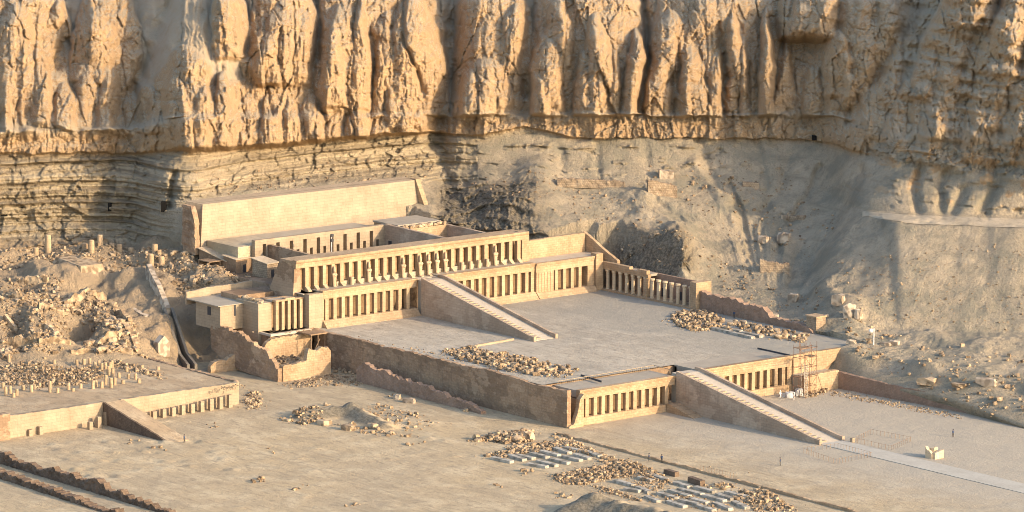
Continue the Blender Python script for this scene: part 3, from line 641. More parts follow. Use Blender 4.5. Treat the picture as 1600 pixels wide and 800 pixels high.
# the hill is dug away where the temple stands
hx, hy, hz_ = P[..., 0], P[..., 1], P[..., 2]
cutn = 1.6*fbm(hx/4, hy/4, hz_/4, 4)
for x0_, x1_, y0_, y1_, zin, zedge in [(-99.5, -0.9, -34.2, 55.0, 7.2, 9.5), (-101, -56.5, -34.2, 58.7, 7.2, 12.6), (-141.5, -99, -34.2, 30.2, 15.8, 20.5), (-104, -93, -34.2, 55.4, 7.2, 15.5)]:
    dd_ = np.hypot(np.maximum(np.maximum(x0_ - hx, hx - x1_), 0), np.maximum(np.maximum(y0_ - hy, hy - y1_), 0))
    lim = np.where(dd_ <= 0, zin, zedge + 1.5*dd_ + cutn*np.minimum(dd_, 1.0))
    lim = np.where((hx < x0_ + 0.5) & (dd_ > 0), 1e3, lim)          # only on the north side
    lim = np.where((hy < y1_) & (dd_ > 0), 1e3, lim)
    hz_[...] = np.minimum(hz_, lim)
spn = fbm(PX/30, PY/22, 91.0, 4)
ROCKA = np.clip(face*(1 - S_) + S_*smooth(-0.06, 0.06, spn + 0.32*(SEG - 7.4) - 0.28*smooth(8.2, 9.5, SEG)), 0, 1)
SHALE = np.clip(strata*PATCH*(0.35 + 0.65*np.clip(Lf_ + smooth(300, 420, PX)*(1 - smooth(650, 760, PX)), 0, 1)) + dark_band, 0, 1)
HP = P
SANDY = face*(1 - smooth(0.15, 0.5, pn + 0.25*fbm(PX/20, PY/20, 6.6, 3)))*smooth(8.0, 8.6, SEG)
SANDY = np.maximum(SANDY, ledge*(1 - mid_f)*0.9)
SANDY = np.maximum(SANDY, S_*face*smooth(0.02, 0.25, fbm(PX/34 + PY/60, PY/34, 95.0, 4)))
SANDY = np.clip(SANDY*(0.7 + 0.3*np.clip(Lf_ + (PX < 420), 0, 1)), 0, 1)
EARTH = np.clip(ru + 0.5*(1 - smooth(300, 400, PX))*(1 - smooth(3.9, 4.2, SEG)), 0, 1)
def hill(u, v):
    """the point of the hillside that stands at picture-plan place (u, v)"""
    j = int(np.clip(round((u - U[0])/STEP), 0, len(U) - 1)); i = int(np.argmin(np.abs(PY[:, j] - v)))
    return HP[i, j].copy()
def blur2(A):
    for _ in range(3):
        B = A.copy(); B[1:-1, 1:-1] = (A[:-2, 1:-1] + A[2:, 1:-1] + A[1:-1, :-2] + A[1:-1, 2:])/4; A = np.maximum(A, B)*0.25 + B*0.75
    return A
def hill_part(name, r0, r1, kind='structure'):
    me = grid_mesh(name, P[r0:r1], flip=True)
    for nm, arr in (('rock', ROCKA), ('shale', SHALE), ('earth', EARTH), ('sandy', SANDY), ('darkrock', np.clip(dark_band, 0, 1))):
        a = me.attributes.new(nm, 'FLOAT', 'POINT'); a.data.foreach_set('value', arr[r0:r1].reshape(-1).astype(np.float32))
    o = link(name, me, M['hill'], kind=kind, smooth=False)
    return o
rsplit = sum(nseg[:7])
hill_part('hillside', 0, rsplit + 1)
hill_part('cliffs', rsplit, len(PY))
r5, r6 = int(np.argmin(np.abs(SEG[:, 0] - 5.12))), int(np.argmin(np.abs(SEG[:, 0] - 5.8)))
c5, c6 = int((1348 - U[0])/STEP), int((1700 - U[0])/STEP)
TRK = P[r5:r6, c5:c6].copy(); TRK[..., 2] = blur2(TRK[..., 2]) + 0.10
link('ledge_path', grid_mesh('ledge_path', TRK, flip=True), M['track'], kind='structure', smooth=True)
# the plateau behind the cliff edge
b0 = P[-1]; back = b0 + (RY[-1]/RH[-1][:, None])*260; back[:, 2] = b0[:, 2] + 55
link('plateau', grid_mesh('plateau', np.stack([b0, back]), flip=True), M['gravel'], kind='structure')

# ------------------------------------------------------------------ open ground
gx = np.concatenate([np.linspace(-700, -130, 20), np.arange(-126, 150, 0.8), np.linspace(156, 900, 30)])
gy = np.concatenate([np.linspace(-900, -235, 25), np.arange(-232, 75, 0.8), np.linspace(80, 700, 25)])
GX, GY = np.meshgrid(gx, gy)
GZ = 0.10*fbm(GX/14, GY/14, 0.2, 3) + 0.05*fbm(GX/3, GY/3, 0.7, 3)
GZ = np.where((GX > -10) & (np.abs(GY) < 41), GZ*0.35, GZ)
def mound(cx, cy, rx, ry, h, rot=0.0, p=1.0, rough=0.25):
    global GZ
    c, s = math.cos(rot), math.sin(rot)
    a = ((GX - cx)*c + (GY - cy)*s)/rx; b = (-(GX - cx)*s + (GY - cy)*c)/ry
    q = np.exp(-(a*a + b*b)**p)
    GZ = GZ + h*q*(1 + rough*fbm(GX/3.5, GY/3.5, cx, 4)*2)
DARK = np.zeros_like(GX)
def ridge(p, q, h0, h1, ws, wn, rough=0.2):
    """a spoil bank along p->q whose south flank (width ws) is steep and whose north flank (wn) is gentle"""
    global GZ
    p, q = np.array(p[:2]), np.array(q[:2]); d = q - p; L = np.linalg.norm(d); d /= L; nn = np.array([-d[1], d[0]])
    s_ = (GX - p[0])*d[0] + (GY - p[1])*d[1]; t = np.clip(s_/L, 0, 1); ex = np.maximum(np.abs(s_ - L/2) - L/2, 0)
    o = (GX - p[0])*nn[0] + (GY - p[1])*nn[1] + 0.8*fbm(GX/6, GY/6, 3.0, 3)
    h = h0 + (h1 - h0)*t
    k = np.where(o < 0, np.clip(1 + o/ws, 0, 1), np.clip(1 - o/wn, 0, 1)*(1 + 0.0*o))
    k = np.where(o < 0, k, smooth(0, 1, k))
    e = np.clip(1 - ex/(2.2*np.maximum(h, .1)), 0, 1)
    DARK[...] = np.maximum(DARK, smooth(0.0, 0.25, k*smooth(0, 1, e))*(o < 0.4 + 0.9*fbm(GX/2, GY/2, 4.0, 3)))  # colour mask: dark spoil plus painted shade on the south flank
    GZ = np.maximum(GZ, GZ*0.3 + h*k*smooth(0, 1, e)*(1 + rough*fbm(GX/2.2, GY/2.2, 9.0, 4)))
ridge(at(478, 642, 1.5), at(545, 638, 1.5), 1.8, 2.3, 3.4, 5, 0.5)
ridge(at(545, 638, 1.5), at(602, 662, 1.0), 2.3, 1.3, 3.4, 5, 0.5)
ridge(at(930, 778, 3.2), at(1040, 803, 3.6), 3.2, 3.9, 6.5, 11, 0.35)  # near bank: its shaded flank is painted dark through the mask
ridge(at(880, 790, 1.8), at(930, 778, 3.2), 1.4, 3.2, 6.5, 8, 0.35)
mound(*at(645, 660, 0)[:2], 8, 4, 0.7, 0.0)
q = at(-30, 905, 0); mound(q[0], q[1], 34, 12, 11.0, 0.30, 1.6, 0.05)
rr = np.random.default_rng(5)
for i in range(26):                                # old tree pits in front of the left temple
    u, v = 60 + 46*(i % 6) + rr.uniform(-20, 20) + 14*(i//6), 692 + 13*(i//6) + 2.0*(i % 6)*0 + rr.uniform(-3, 3)
    q = at(u, v, 0)
    k_ = rr.uniform(.5, 1.3); mound(q[0], q[1], 1.5*rr.uniform(.6, 1.2), 1.1, -0.4*k_, rr.uniform(0, 3), 1, 0.3); mound(q[0] + 0.9, q[1] + 1.2, 1.6, 1.0, 0.35*k_, 0.3, 1, 0.3)
for i in range(90):
    q = at(rr.uniform(250, 900), rr.uniform(650, 800), 0); mound(q[0], q[1], rr.uniform(0.6, 2.2), rr.uniform(0.5, 1.2), rr.uniform(-0.15, 0.3), rr.uniform(0, 3), 1, 0.4)
GP = np.stack([GX, GY, GZ], -1)
gme = grid_mesh('ground', GP)
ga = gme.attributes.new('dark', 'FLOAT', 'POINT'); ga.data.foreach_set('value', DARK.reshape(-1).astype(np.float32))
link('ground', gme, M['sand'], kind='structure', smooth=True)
def gz(x, y):
    i = int(np.clip(np.searchsorted(gy, y), 0, len(gy) - 1)); j = int(np.clip(np.searchsorted(gx, x), 0, len(gx) - 1))
    return float(GZ[i, j])

# ------------------------------------------------------------------ terraces (artificial ground)
HB = 16.2                                            # upper terrace level
HM = 8.1                                             # middle court level
def floor_sheet(name, x0, x1, y0, y1, z, mat, holes=0.05, res=1.2):
    xs, ys = np.arange(x0, x1 + 0.01, res), np.arange(y0, y1 + 0.01, res)
    xs[-1], ys[-1] = x1, y1
    A, B = np.meshgrid(xs, ys)
    C_ = z + holes*fbm(A/6, B/6, z, 4) - holes
    return link(name, grid_mesh(name, np.stack([A, B, C_], -1)), mat, kind='structure', smooth=True)
floor_sheet('middle_court', -93.0, -8.75, -34.6, 55.4, HM, M['court'])
floor_sheet('court_approach', -8.75, -0.5, 31.7, 56.0, HM, M['court'])
mb = MB(); mb.box(-99.0, -9.1, -34.0, 54.9, -1, HM - 0.35); mb.box(-9.0, -0.6, 33, 54, -1, HM - 0.35)
mb.build('middle_terrace_fill', M['retain'], kind='structure')
mb = MB(); mb.box(-141.8, -99.05, -34.0, 55.0, -1, HB - 0.02); mb.box(-112, -105, -47.0, -34.0, -1, HB - 0.6)
mb.build('upper_terrace_fill', M['retain'], kind='structure')
mb = MB(); mb.box(-99.0, -92.7, -46.9, -34.1, 5, HM + 0.3)
mb.build('shrine_terrace', M['retain'], kind='structure')

# ------------------------------------------------------------------ colonnades
def pillar_mesh(wx, wy, z0, z1):
    mb = MB(); mb.box(-wx/2, wx/2, -wy/2, wy/2, z0, z1 - 0.02); return mb.mesh('pillar')
def colonnade(label, xf, ys, zf, zp, zt, depth, y0, y1, pw=0.95, plinth=None, rows=2, bay_walls=(), cornice=0.22, back_open=False, name='colonnade', inner_gap=2.6):
    """square-pillared portico facing +x: plinth, front pillars, an inner row, back and side walls, lintel, cornice, roof"""
    t = thing(name, label, 'colonnade', (xf, (y0 + y1)/2, zf))
    if plinth:
        z_, dx = plinth
        mb = MB(); mb.hexa([(xf - depth, y0, z_), (xf + dx, y0, z_), (xf + dx, y1, z_), (xf - depth, y1, z_), (xf - depth, y0, zf), (xf + 0.35, y0, zf), (xf + 0.35, y1, zf), (xf - depth, y1, zf)])
        mb.build('plinth', M['lime'], t)
    me = pillar_mesh(pw, pw, zf, zp)
    for y in ys:
        o = link('pillar', me, M['pillar'], t); o.location = (xf - pw/2 + RNG.uniform(-.05, .05), y + RNG.uniform(-.05, .05), 0); o.rotation_euler = (0, 0, RNG.uniform(-.03, .03))
    if rows > 1:
        me2 = pillar_mesh(pw*1.15, pw*1.6, zf, zp)  # inner row widened to keep sun out of the interior
        for y in ys:
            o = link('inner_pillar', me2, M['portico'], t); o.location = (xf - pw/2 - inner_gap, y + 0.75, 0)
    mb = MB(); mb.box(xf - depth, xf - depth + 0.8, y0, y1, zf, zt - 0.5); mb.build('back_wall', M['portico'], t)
    for a, b in bay_walls:
        mb = MB(); mb.box(xf - depth + 0.81, xf - 0.06, a, b, zf, zp); mb.build('end_wall', M['lime'], t)
    h = zt - zp
    mb = MB(); mb.box(xf - 1.0, xf + 0.02, y0, y1, zp, zp + h*0.52); mb.build('lintel', M['lime'], t)
    mb = MB()
    mb.prism_y([(xf - 1.0, zp + h*0.52), (xf + 0.02, zp + h*0.52), (xf + 0.12, zp + h*0.56), (xf + 0.10, zp + h*0.64), (xf + cornice*0.8, zp + h*0.72), (xf + cornice + 0.12, zp + h*0.9), (xf + cornice + 0.12, zt), (xf - 1.0, zt)], y0 - 0.05, y1 + 0.05)
    mb.build('cornice', M['lime'], t)
    mb = MB(); mb.box(xf - depth - 0.1, xf - 1.01, y0, y1, zp + 0.3, zt - 0.18); mb.build('roof', M['roofslab'], t)
    return t

S1, C1 = 2.3, 6.1
lowS = [-(C1 + S1*i) for i in range(11)]
lowN = [C1 + S1*i for i in range(11)]
t1 = colonnade('lower colonnade of eleven square pillars left of the long lower stair ramp', 0.0, lowS, 1.7, 5.8, 7.85, 8.7, -31.4, -3.75, plinth=(-0.2, 0.5), bay_walls=[(-31.4, -30.0)])
t2 = colonnade('lower colonnade right of the long lower stair ramp with steel scaffolding at its end', 0.0, lowN, 1.7, 5.8, 8.25, 8.7, 3.75, 31.6, plinth=(-0.2, 0.5), bay_walls=[(30.3, 31.6)])
S2, C2 = 2.41, 6.15
midS = [-(C2 + S2*i) for i in range(11)]
midN = [C2 + S2*i for i in range(11)]
t3 = colonnade('middle colonnade left of the upper ramp, below the statue fronted colonnade', -93.0, midS, 9.7, 14.7, 16.75, 6.0, -31.6, -3.65, plinth=(7.9, 2.2), bay_walls=[(-31.6, -31.0)])
t4 = colonnade('middle colonnade right of the upper ramp, reaching to the plain pier', -93.0, midN, 9.7, 14.7, 16.75, 6.0, 3.65, 32.6, plinth=(7.9, 2.2), bay_walls=[(31.6, 32.6)])
t5 = colonnade('short four pillared chapel front in the corner of the middle court', -92.6, [39.3, 41.8, 44.3, 46.8], 9.4, 14.4, 16.6, 6.4, 32.8, 51.2, plinth=(7.9, 1.8), bay_walls=[(49.2, 51.2)])
mb = MB(); mb.box(-95, -92.55, 32.9, 38.3, 9.4, 14.4)
for k in range(5): mb.box(-92.55, -92.42, 33.4 + 0.95*k, 33.75 + 0.95*k, 9.5, 14.2)
mb.build('pilaster_wall', M['lime'], t5)
mb = MB(); mb.taper(-94.2, -91.9, 51.3, 53.6, 7.9, 16.9, 0.94); mb.box(-94.1, -91.95, 51.4, 53.55, 16.9, 17.2)
mb.build('corner_pier', M['lime'], t5)
# pier and shrine front left of the middle colonnade
t6 = thing('pillared_shrine', 'cream shrine front of five pillars with a broad blank pier at the left end', 'shrine', (-93, -41, 8.4))
mb = MB(); mb.box(-98.9, -92.75, -35.6, -31.65, 8.0, 16.3); mb.build('pier', M['cream'], t6)
mb = MB(); mb.taper(-104.9, -96.0, -47.8, -43.9, 5.2, 15.0, 0.985)
for k_ in range(9): mb.rock((-104.2 + .95*k_, -47.2 + RNG.uniform(0, 2.6), 14.9), (1.2, 1.1, RNG.uniform(.4, 1.1)), RNG.random(), k_)
mb.build('broad_pier', M['cream'], t6)
me = pillar_mesh(0.8, 0.8, 8.4, 15.2)
for i in range(5):
    o = link('pillar', me, M['pillar'], t6); o.location = (-95.3 + 0.15*i, -43.2 + 1.62*i, 0)
mb = MB()
for a, b, z in [(-43.85, -41, 15.55), (-41, -38.4, 15.8), (-38.4, -35.65, 15.5)]: mb.box(-96.0, -94.6, a, b, 15.2, z)
mb.build('lintel', M['lime'], t6)
mb = MB(); mb.box(-99.4, -98.6, -43.9, -35.65, 8.2, 15.4); mb.build('back_wall', M['inner'], t6)
mb = MB(); mb.box(-98.55, -96.05, -43.85, -35.65, 15.0, 15.35); mb.build('roof', M['roofslab'], t6)  # roof added and back wall darkened to put shade between the pillars
mb = MB(); mb.box(-98.15, -91.6, -47.5, -35.7, 7.9, 8.4); mb.build('floor_slab', M['paving'], t6)

# upper colonnade with statues
yU = [-33.0 + 2.56*i for i in range(26)]
t7 = thing('statue_colonnade', 'topmost long colonnade fronted by tall standing statues', 'colonnade', (-97, 0, 16.2))
xf = -97.0
me = pillar_mesh(1.0, 1.0, 16.3, 21.9)
for y in yU:
    o = link('pillar', me, M['pillar'], t7); o.location = (xf - 0.5, y, 0)
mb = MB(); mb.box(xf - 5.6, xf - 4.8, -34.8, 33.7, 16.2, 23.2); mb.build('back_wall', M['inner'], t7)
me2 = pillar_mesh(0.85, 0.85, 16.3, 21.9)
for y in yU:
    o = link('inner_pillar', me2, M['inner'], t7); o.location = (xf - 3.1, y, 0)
mb = MB(); mb.box(xf - 1.1, xf + 0.03, -36.3, 33.7, 21.9, 22.75); mb.build('lintel', M['lime'], t7)
mb = MB(); mb.prism_y([(xf - 1.1, 22.75), (xf + 0.03, 22.75), (xf + 0.16, 22.82), (xf + 0.12, 22.98), (xf + 0.25, 23.15), (xf + 0.42, 23.45), (xf + 0.42, 23.85), (xf - 1.1, 23.85)], -36.35, 33.75)
mb.build('cornice', M['lime'], t7)
mb = MB(); mb.box(xf - 6.0, xf - 1.12, -36.3, 33.7, 22.3, 23.6); mb.build('roof', M['lime'], t7)
mb = MB(); mb.taper(xf - 2.6, xf + 0.1, 31.9, 34.2, 16.2, 21.9, 0.96); mb.box(xf - 2.6, xf + 0.06, 31.95, 34.1, 21.91, 23.83); mb.build('end_pier', M['lime'], t7)
mb = MB(); mb.hexa([(xf - 10.5, -37.0, 14.0), (xf - 0.2, -37.0, 14.0), (xf - 0.2, -34.6, 14.0), (xf - 10.5, -34.6, 14.0), (xf - 6.0, -36.3, 23.6), (xf - 0.5, -36.3, 21.88), (xf - 0.5, -34.6, 21.88), (xf - 6.0, -34.6, 23.6)])
mb.build('side_wall', M['retain'], t7)
mb = MB(); mb.box(xf - 5.5, -94.4, -36.2, 33.6, 16.16, 16.3); mb.build('floor_slab', M['paving'], t7)

def statue_mesh():
    """standing mummy-wrapped royal figure: feet block, wrapped legs, crossed arms, false beard, tall crown"""
    mb = MB()
    prof = [(0.0, 0.05, .50, .42), (0.35, .05, .52, .44), (0.45, .0, .40, .34), (1.3, 0, .44, .34), (2.2, 0, .50, .36), (2.7, 0, .56, .40), (3.1, .02, .70, .46), (3.4, 0, .68, .40), (3.55, 0, .34, .28), (3.62, .02, .26, .24), (3.85, .04, .30, .31), (4.1, .03, .32, .32), (4.3, 0, .31, .31), (4.5, 0, .29, .29), (4.9, -.02, .24, .24), (5.15, -.02, .14, .15), (5.22, -.02, .05, .05)]
    n = 12; vs = []
    for z, dx, ry, rx in prof:
        vs += [(dx + rx*math.cos(6.28319*i/n), ry*math.sin(6.28319*i/n), z) for i in range(n)]
    k = len(prof)
    mb.add(vs, [tuple(range(n))[::-1], tuple(range((k - 1)*n, k*n))] + [(j*n + i, j*n + (i + 1) % n, (j + 1)*n + (i + 1) % n, (j + 1)*n + i) for j in range(k - 1) for i in range(n)])
    mb.tube((0.2, -0.62, 3.15), (0.5, 0.22, 2.85), 0.13, 0.10); mb.tube((0.2, 0.62, 3.15), (0.53, -0.22, 2.95), 0.13, 0.10)
    mb.tube((0.34, 0, 3.66), (0.42, 0, 3.25), 0.07, 0.10)
    mb.hexa([(0.1, -.42, 0), (1.0, -.36, 0), (1.0, .36, 0), (0.1, .42, 0), (0.1, -.42, .5), (.95, -.34, .22), (.95, .34, .22), (0.1, .42, .5)])
    return mb.mesh('statue')
SM = statue_mesh()
SH = None
def statue_at(y, label, hs=1.0, gr='standing statues in front of the topmost colonnade'):
    o = link('statue', SM, M['statue']); o.location = (xf + 0.42, y, 16.3); o.scale = (1.05, 1.05, hs)
    tag(o, label, 'statue', gr)
def near(px):                                            # colonnade pillar that stands at the picture column
    v = onx(px, 420, xf)[1]; return min(yU, key=lambda q: abs(q - v))
used = {}
lab = {525: 'weathered standing statue alone near the left end of the topmost colonnade', 578: 'standing statue between bare pillars, second from the left on the topmost colonnade',
       631: 'standing statue left of the ramp head, beside an empty pillar', 653: 'first of four neighbouring statues above the ramp head',
       666: 'second of four neighbouring statues above the ramp head', 679: 'third of four neighbouring statues above the ramp head', 693: 'fourth of the neighbouring statues, farthest right above the ramp head',
       769: 'lone standing statue near the right end of the topmost colonnade'}
for px, lb in lab.items():
    y = near(px); used[y] = 1; statue_at(y, lb)
# broken statue feet and stumps on the other pillars
mbf = MB(); mbf.hexa([(0.0, -.62, 0), (1.25, -.55, 0), (1.25, .55, 0), (0, .62, 0), (0, -.55, 1.15), (1.05, -.40, .30), (1.05, .40, .30), (0, .55, 1.15)])
FEET = mbf.mesh('statue_feet')
mbs = MB(); mbs.lathe((0.42, 0, 0), [(.55, 0), (.5, .4), (.44, 1.0), (.46, 1.9), (.40, 2.15)], 10); STUMP = mbs.mesh('statue_stump')
for y in yU:
    if y in used: continue
    if any(abs(near(p) - y) < 0.1 for p in (716, 730, 742, 755, 551)):
        o = link('statue_stump', STUMP, M['statue']); o.location = (xf + 0.05, y, 16.3); tag(o, 'broken waist high statue stump against a pillar of the topmost colonnade', 'statue stump', 'statue stumps of the topmost colonnade')
    else:
        o = link('statue_feet', FEET, M['statue']); o.location = (xf + 0.05, y, 16.3); tag(o, 'sloping broken statue base at the foot of a bare pillar, topmost colonnade', 'statue base', 'broken statue bases of the topmost colonnade')

# ------------------------------------------------------------------ ramps
def ramp(label, x0, x1, zt, zb, hw, par=0.75, pt=0.7, stairs=(-2.5, -0.5), nst=30, bot=-0.3):
    t = thing('stair_ramp', label, 'ramp', ((x0 + x1)/2, 0, zb))
    fx = lambda s: x0 + (x1 - x0)*s
    fz = lambda s: zt + (zb - zt)*s
    mb = MB(); mb.prism_y([(x0 - 2.5, bot + zb), (x1, zb + bot), (x1, zb + 0.02), (x0, zt), (x0 - 2.5, zt)], -hw + pt, hw - pt); mb.build('ramp_bed', M['paving'], t)
    for s in (-1, 1):
        a, b = (-hw, -hw + pt - 0.005) if s < 0 else (hw - pt + 0.005, hw)
        mb = MB(); mb.prism_y([(x0 - (0.3 if s < 0 else 1.6), bot + zb), (x1 + 0.5, zb + bot), (x1 + 0.5, zb + 1.0), (x1 - 1.4, zb + 1.15), (x0, zt + par), (x0 - (0.3 if s < 0 else 1.6), zt + par)], a, b)
        mb.build('parapet', M['ramp'], t)
    mb = MB()
    for i in range(nst):
        s0, s1 = i/nst, (i + 0.55)/nst
        mb.hexa([(fx(s0), stairs[0], fz(s0) - .3), (fx(s1), stairs[0], fz(s1) - .3), (fx(s1), stairs[1], fz(s1) - .3), (fx(s0), stairs[1], fz(s0) - .3),
                 (fx(s0), stairs[0], fz(s0) + .14), (fx(s1), stairs[0], fz(s0) + .14), (fx(s1), stairs[1], fz(s0) + .14), (fx(s0), stairs[1], fz(s0) + .14)])
    mb.build('stairs', M['cream'], t)
    return t
ramp('long lower stair ramp descending from the middle court to the sandy forecourt', 0.6, 46.5, HM, 0.0, 3.7)
ramp('upper stair ramp rising from the middle court to the statue colonnade', -91.0, -49.8, 16.3, HM, 3.6)
mb = MB(); mb.prism_y([(0.55, -0.2), (9.5, -0.2), (9.5, 0.05), (2.0, 1.9), (0.55, 1.9)], -6.6, -3.75)
mb.build('side_ramp', M['lime'], label='small wedge ramp leaning against the left flank of the lower stair ramp', cat='ramp')

# ------------------------------------------------------------------ retaining and enclosure walls
def wall(name, label, cat, mb, mat='retain', group=None, parent=None):
    return mb.build(name, M[mat], parent, label=label, cat=cat, group=group)
wall('retaining_wall', 'long tall brown retaining wall carrying the left edge of the middle court', 'wall',
     ruin_wall((0.6, -34.8), (-92, -34.3), 1.1, -0.3, [(0, 8.1), (.12, 8.0), (.3, 8.5), (.45, 8.2), (.6, 8.3), (.8, 8.25), (1, 8.2)], 0.1, 0.25, 0.11, 0.4, 2))
wall('broken_wall', 'low broken stub at the foot of the tall retaining wall corner', 'wall',
     ruin_wall((0.75, -35.2), (0.75, -31.2), 1.1, -0.2, [(0, 0.7), (.35, 1.3), (.6, 3.2), (.75, 6.8), (1, 7.4)], 0.1, 0.35, 0.3, 0.35, 5), 'lime')
wall('low_wall', 'low sloping ruined wall running beside the tall retaining wall', 'wall',
     ruin_wall((-22.5, -40.0), (-68.5, -39.6), 1.3, -0.2, [(0, 0.5), (.08, 1.1), (.25, 2.0), (.5, 3.2), (.75, 4.1), (.95, 4.3), (1, 3.3)], 0.14, 0.3, 0.3, 0.45, 3), 'mudwall')
wall('corner_bastion', 'high stepped south facing wall of the ruined bastion beside the sandy lane', 'wall',
     ruin_wall((-79.2, -54.0), (-106, -53.6), 1.2, [(0, -0.3), (.5, 0.3), (.85, 2.0), (1, 4.0)], [(0, 3.4), (.04, 3.6), (.1, 4.6), (.16, 5.4), (.3, 7.0), (.5, 8.4), (.75, 9.3), (1, 9.2)], 0.14, 0.45, 0.45, 0.4, 9))
wall('bastion_front', 'lower tan front wall of the ruined bastion, notched at its middle', 'wall',
     ruin_wall((-79.4, -39.8), (-79.4, -53.38), 1.2, -0.3, [(0, 5.6), (.05, 6.3), (.48, 6.7), (.5, 3.9), (.98, 3.7), (1, 3.4)], 0.12, 0.4, 0.3, 0.4, 12), 'lime')
wall('inner_wall', 'sunlit tan wall standing inside the ruined bastion', 'wall',
     ruin_wall((-91.2, -36.3), (-91.2, -50.5), 1.2, 1.0, [(0, 7.7), (.4, 7.8), (.8, 7.6), (.92, 7.0), (1, 5.8)], 0.1, 0.3, 0.35, 0.4, 15), 'lime')
mb = MB(); mb.box(-91.0, -79.8, -53.3, -39.5, -0.5, 2.6); mb.build('bastion_fill', M['sand'], kind='structure')
mb = MB(); mb.box(-92.2, -86.5, -39.8, -34.9, 8.02, 8.3)
shed = thing('plank_shelter', 'dark open shelter under a flat plank roof beside the tall retaining wall', 'shelter', (-89, -37.5, 3))
mb.build('roof', M['wood'], shed)
for (x, y) in [(-86.9, -39.4), (-86.9, -35.4), (-86.9, -37.4)]:
    mb = MB(); mb.tube((x, y, 2), (x, y, 8.02), 0.12); mb.build('post', M['wood'], shed)
mb = MB(); mb.tube((-86.8, -39.3, 3.0), (-86.8, -36.9, 7.0), 0.1); mb.tube((-86.8, -37, 4.8), (-86.8, -35.3, 4.9), 0.1); mb.build('brace', M['wood'], shed)
wall('ruined_wall', 'short tan ruined wall at the foot of the dark gully left of the bastion', 'wall',
     ruin_wall(at(327, 582, 0)[:2], at(368, 578, 0)[:2], 1.6, -0.4, [(0, 1.0), (.15, 2.2), (.5, 2.6), (.8, 3.2), (1, 3.4)], 0.2, 0.3, 0.4, 0.35, 21), 'lime')
# north side
wall('court_wall', 'reddish mud brick wall stepping down along the right edge of the middle court', 'wall',
     ruin_wall((-57.2, 55.2), (-17.0, 55.2), 1.6, 7.6, [(0, 12.3), (.3, 11.9), (.56, 11.5), (.62, 9.6), (.8, 10.0), (.9, 9.8), (.95, 8.9), (1, 8.1)], 0.12, 0.35, 0.3, 0.45, 30), 'mudwall')
wall('terrace_wall', 'plain orange upper retaining wall right of the scaffolding', 'wall',
     ruin_wall((-0.6, 47.5), (-0.6, 31.9), 1.2, [(0, 6.8), (.3, 4.5), (.45, 3.6), (1, 3.6)], [(0, 8.3), (1, 8.25)], 0.06, 0.3, 0.06, 0.5, 33), 'lime')
wall('step_wall', 'lower orange wall tier behind the foot of the scaffolding', 'wall',
     ruin_wall((3.6, 42.2), (3.6, 31.7), 1.4, -0.2, [(0, 4.3), (.5, 4.2), (1, 4.1)], 0.07, 0.3, 0.08, 0.5, 35), 'lime')
mb = MB(); mb.box(-0.2, 3.1, 31.8, 42.0, 0, 3.9); mb.build('step_fill', M['sand'], kind='structure')
wall('forecourt_wall', 'long straight brown wall bounding the far side of the forecourt', 'wall',
     ruin_wall((3.4, 42.6), (46.0, 46.2), 1.2, -0.3, [(0, 3.9), (.2, 3.5), (.5, 3.2), (.9, 2.9), (1, 2.7)], 0.06, 0.25, 0.08, 0.5, 37), 'mudwall')
wall('kerb_wall', 'low broken stub wall continuing the far forecourt wall', 'wall',
     ruin_wall((46.9, 46.2), (62.0, 45.2), 0.9, -0.3, [(0, 1.0), (.8, 0.9), (.9, 1.5), (1, 1.2)], 0.1, 0.3, 0.2, 0.4, 39), 'lime')
wall('near_kerb', 'long low kerb wall running along the near side of the forecourt', 'wall',
     ruin_wall((112, -43.2), (4.0, -41.0), 0.6, -0.3, [(0, 0.55), (1, 0.5)], 0.08, 0.25, 0.1, 0.7, 41), 'lime')
mb = MB(); mb.box(46.8, 130, -3.3, 3.2, -0.6, 0.12); o = mb.build('path', M['pathstone'], kind='structure')

# north colonnade of round columns along the court
t8 = thing('north_colonnade', 'ruined colonnade of round columns along the far side of the middle court', 'colonnade', (-77, 54, 8.5))
mb = MB(); mb.lathe((0, 0, 0), [(.52, 8.5), (.50, 8.7), (.47, 8.75), (.44, 12.6), (.62, 12.9), (.62, 13.3)], 14); COLM = mb.mesh('column')
for i in range(15):
    o = link('column', COLM, M['column'], t8); o.location = (-93.0 + 2.36*i - 1.0 + 1.0, 54.0, 0)
mb = MB(); mb.box(-95.0, -58.3, 57.4, 58.2, 7.9, 13.9)
mb.build('back_wall', M['mudwall'], t8)
mb = MB(); mb.box(-93.6, -75.1, 53.55, 54.45, 13.31, 14.1); mb.box(-93.6, -82, 53.45, 54.6, 14.1, 15.1); mb.box(-82, -79, 53.5, 54.5, 14.1, 14.5); mb.box(-79, -75.6, 53.45, 54.55, 14.1, 15.0)
mb.build('lintel', M['lime'], t8)
mb = MB(); mb.box(-93.6, -76, 54.65, 57.35, 13.4, 14.0); mb.build('roof', M['roofslab'], t8)
mb = MB(); mb.taper(-76.7, -75.6, 53.4, 54.5, 8.3, 13.31, 0.96); mb.build('tall_pier', M['lime'], t8)
mb = MB(); mb.taper(-59.6, -57.3, 53.2, 58.3, 7.9, 14.6, 0.95); mb.build('end_pier', M['lime'], t8)
mb = MB(); mb.box(-94, -57.5, 52.9, 57.3, 7.8, 8.5); mb.build('floor_slab', M['lime'], t8)
for i, x in enumerate([-86, -80.5, -74, -71.5, -67.5, -63.2]):
    mb = MB(); mb.box(x - .4, x + .4, 57.32, 57.39, 8.5, 10.6); mb.build('niche', M['dark'], t8)

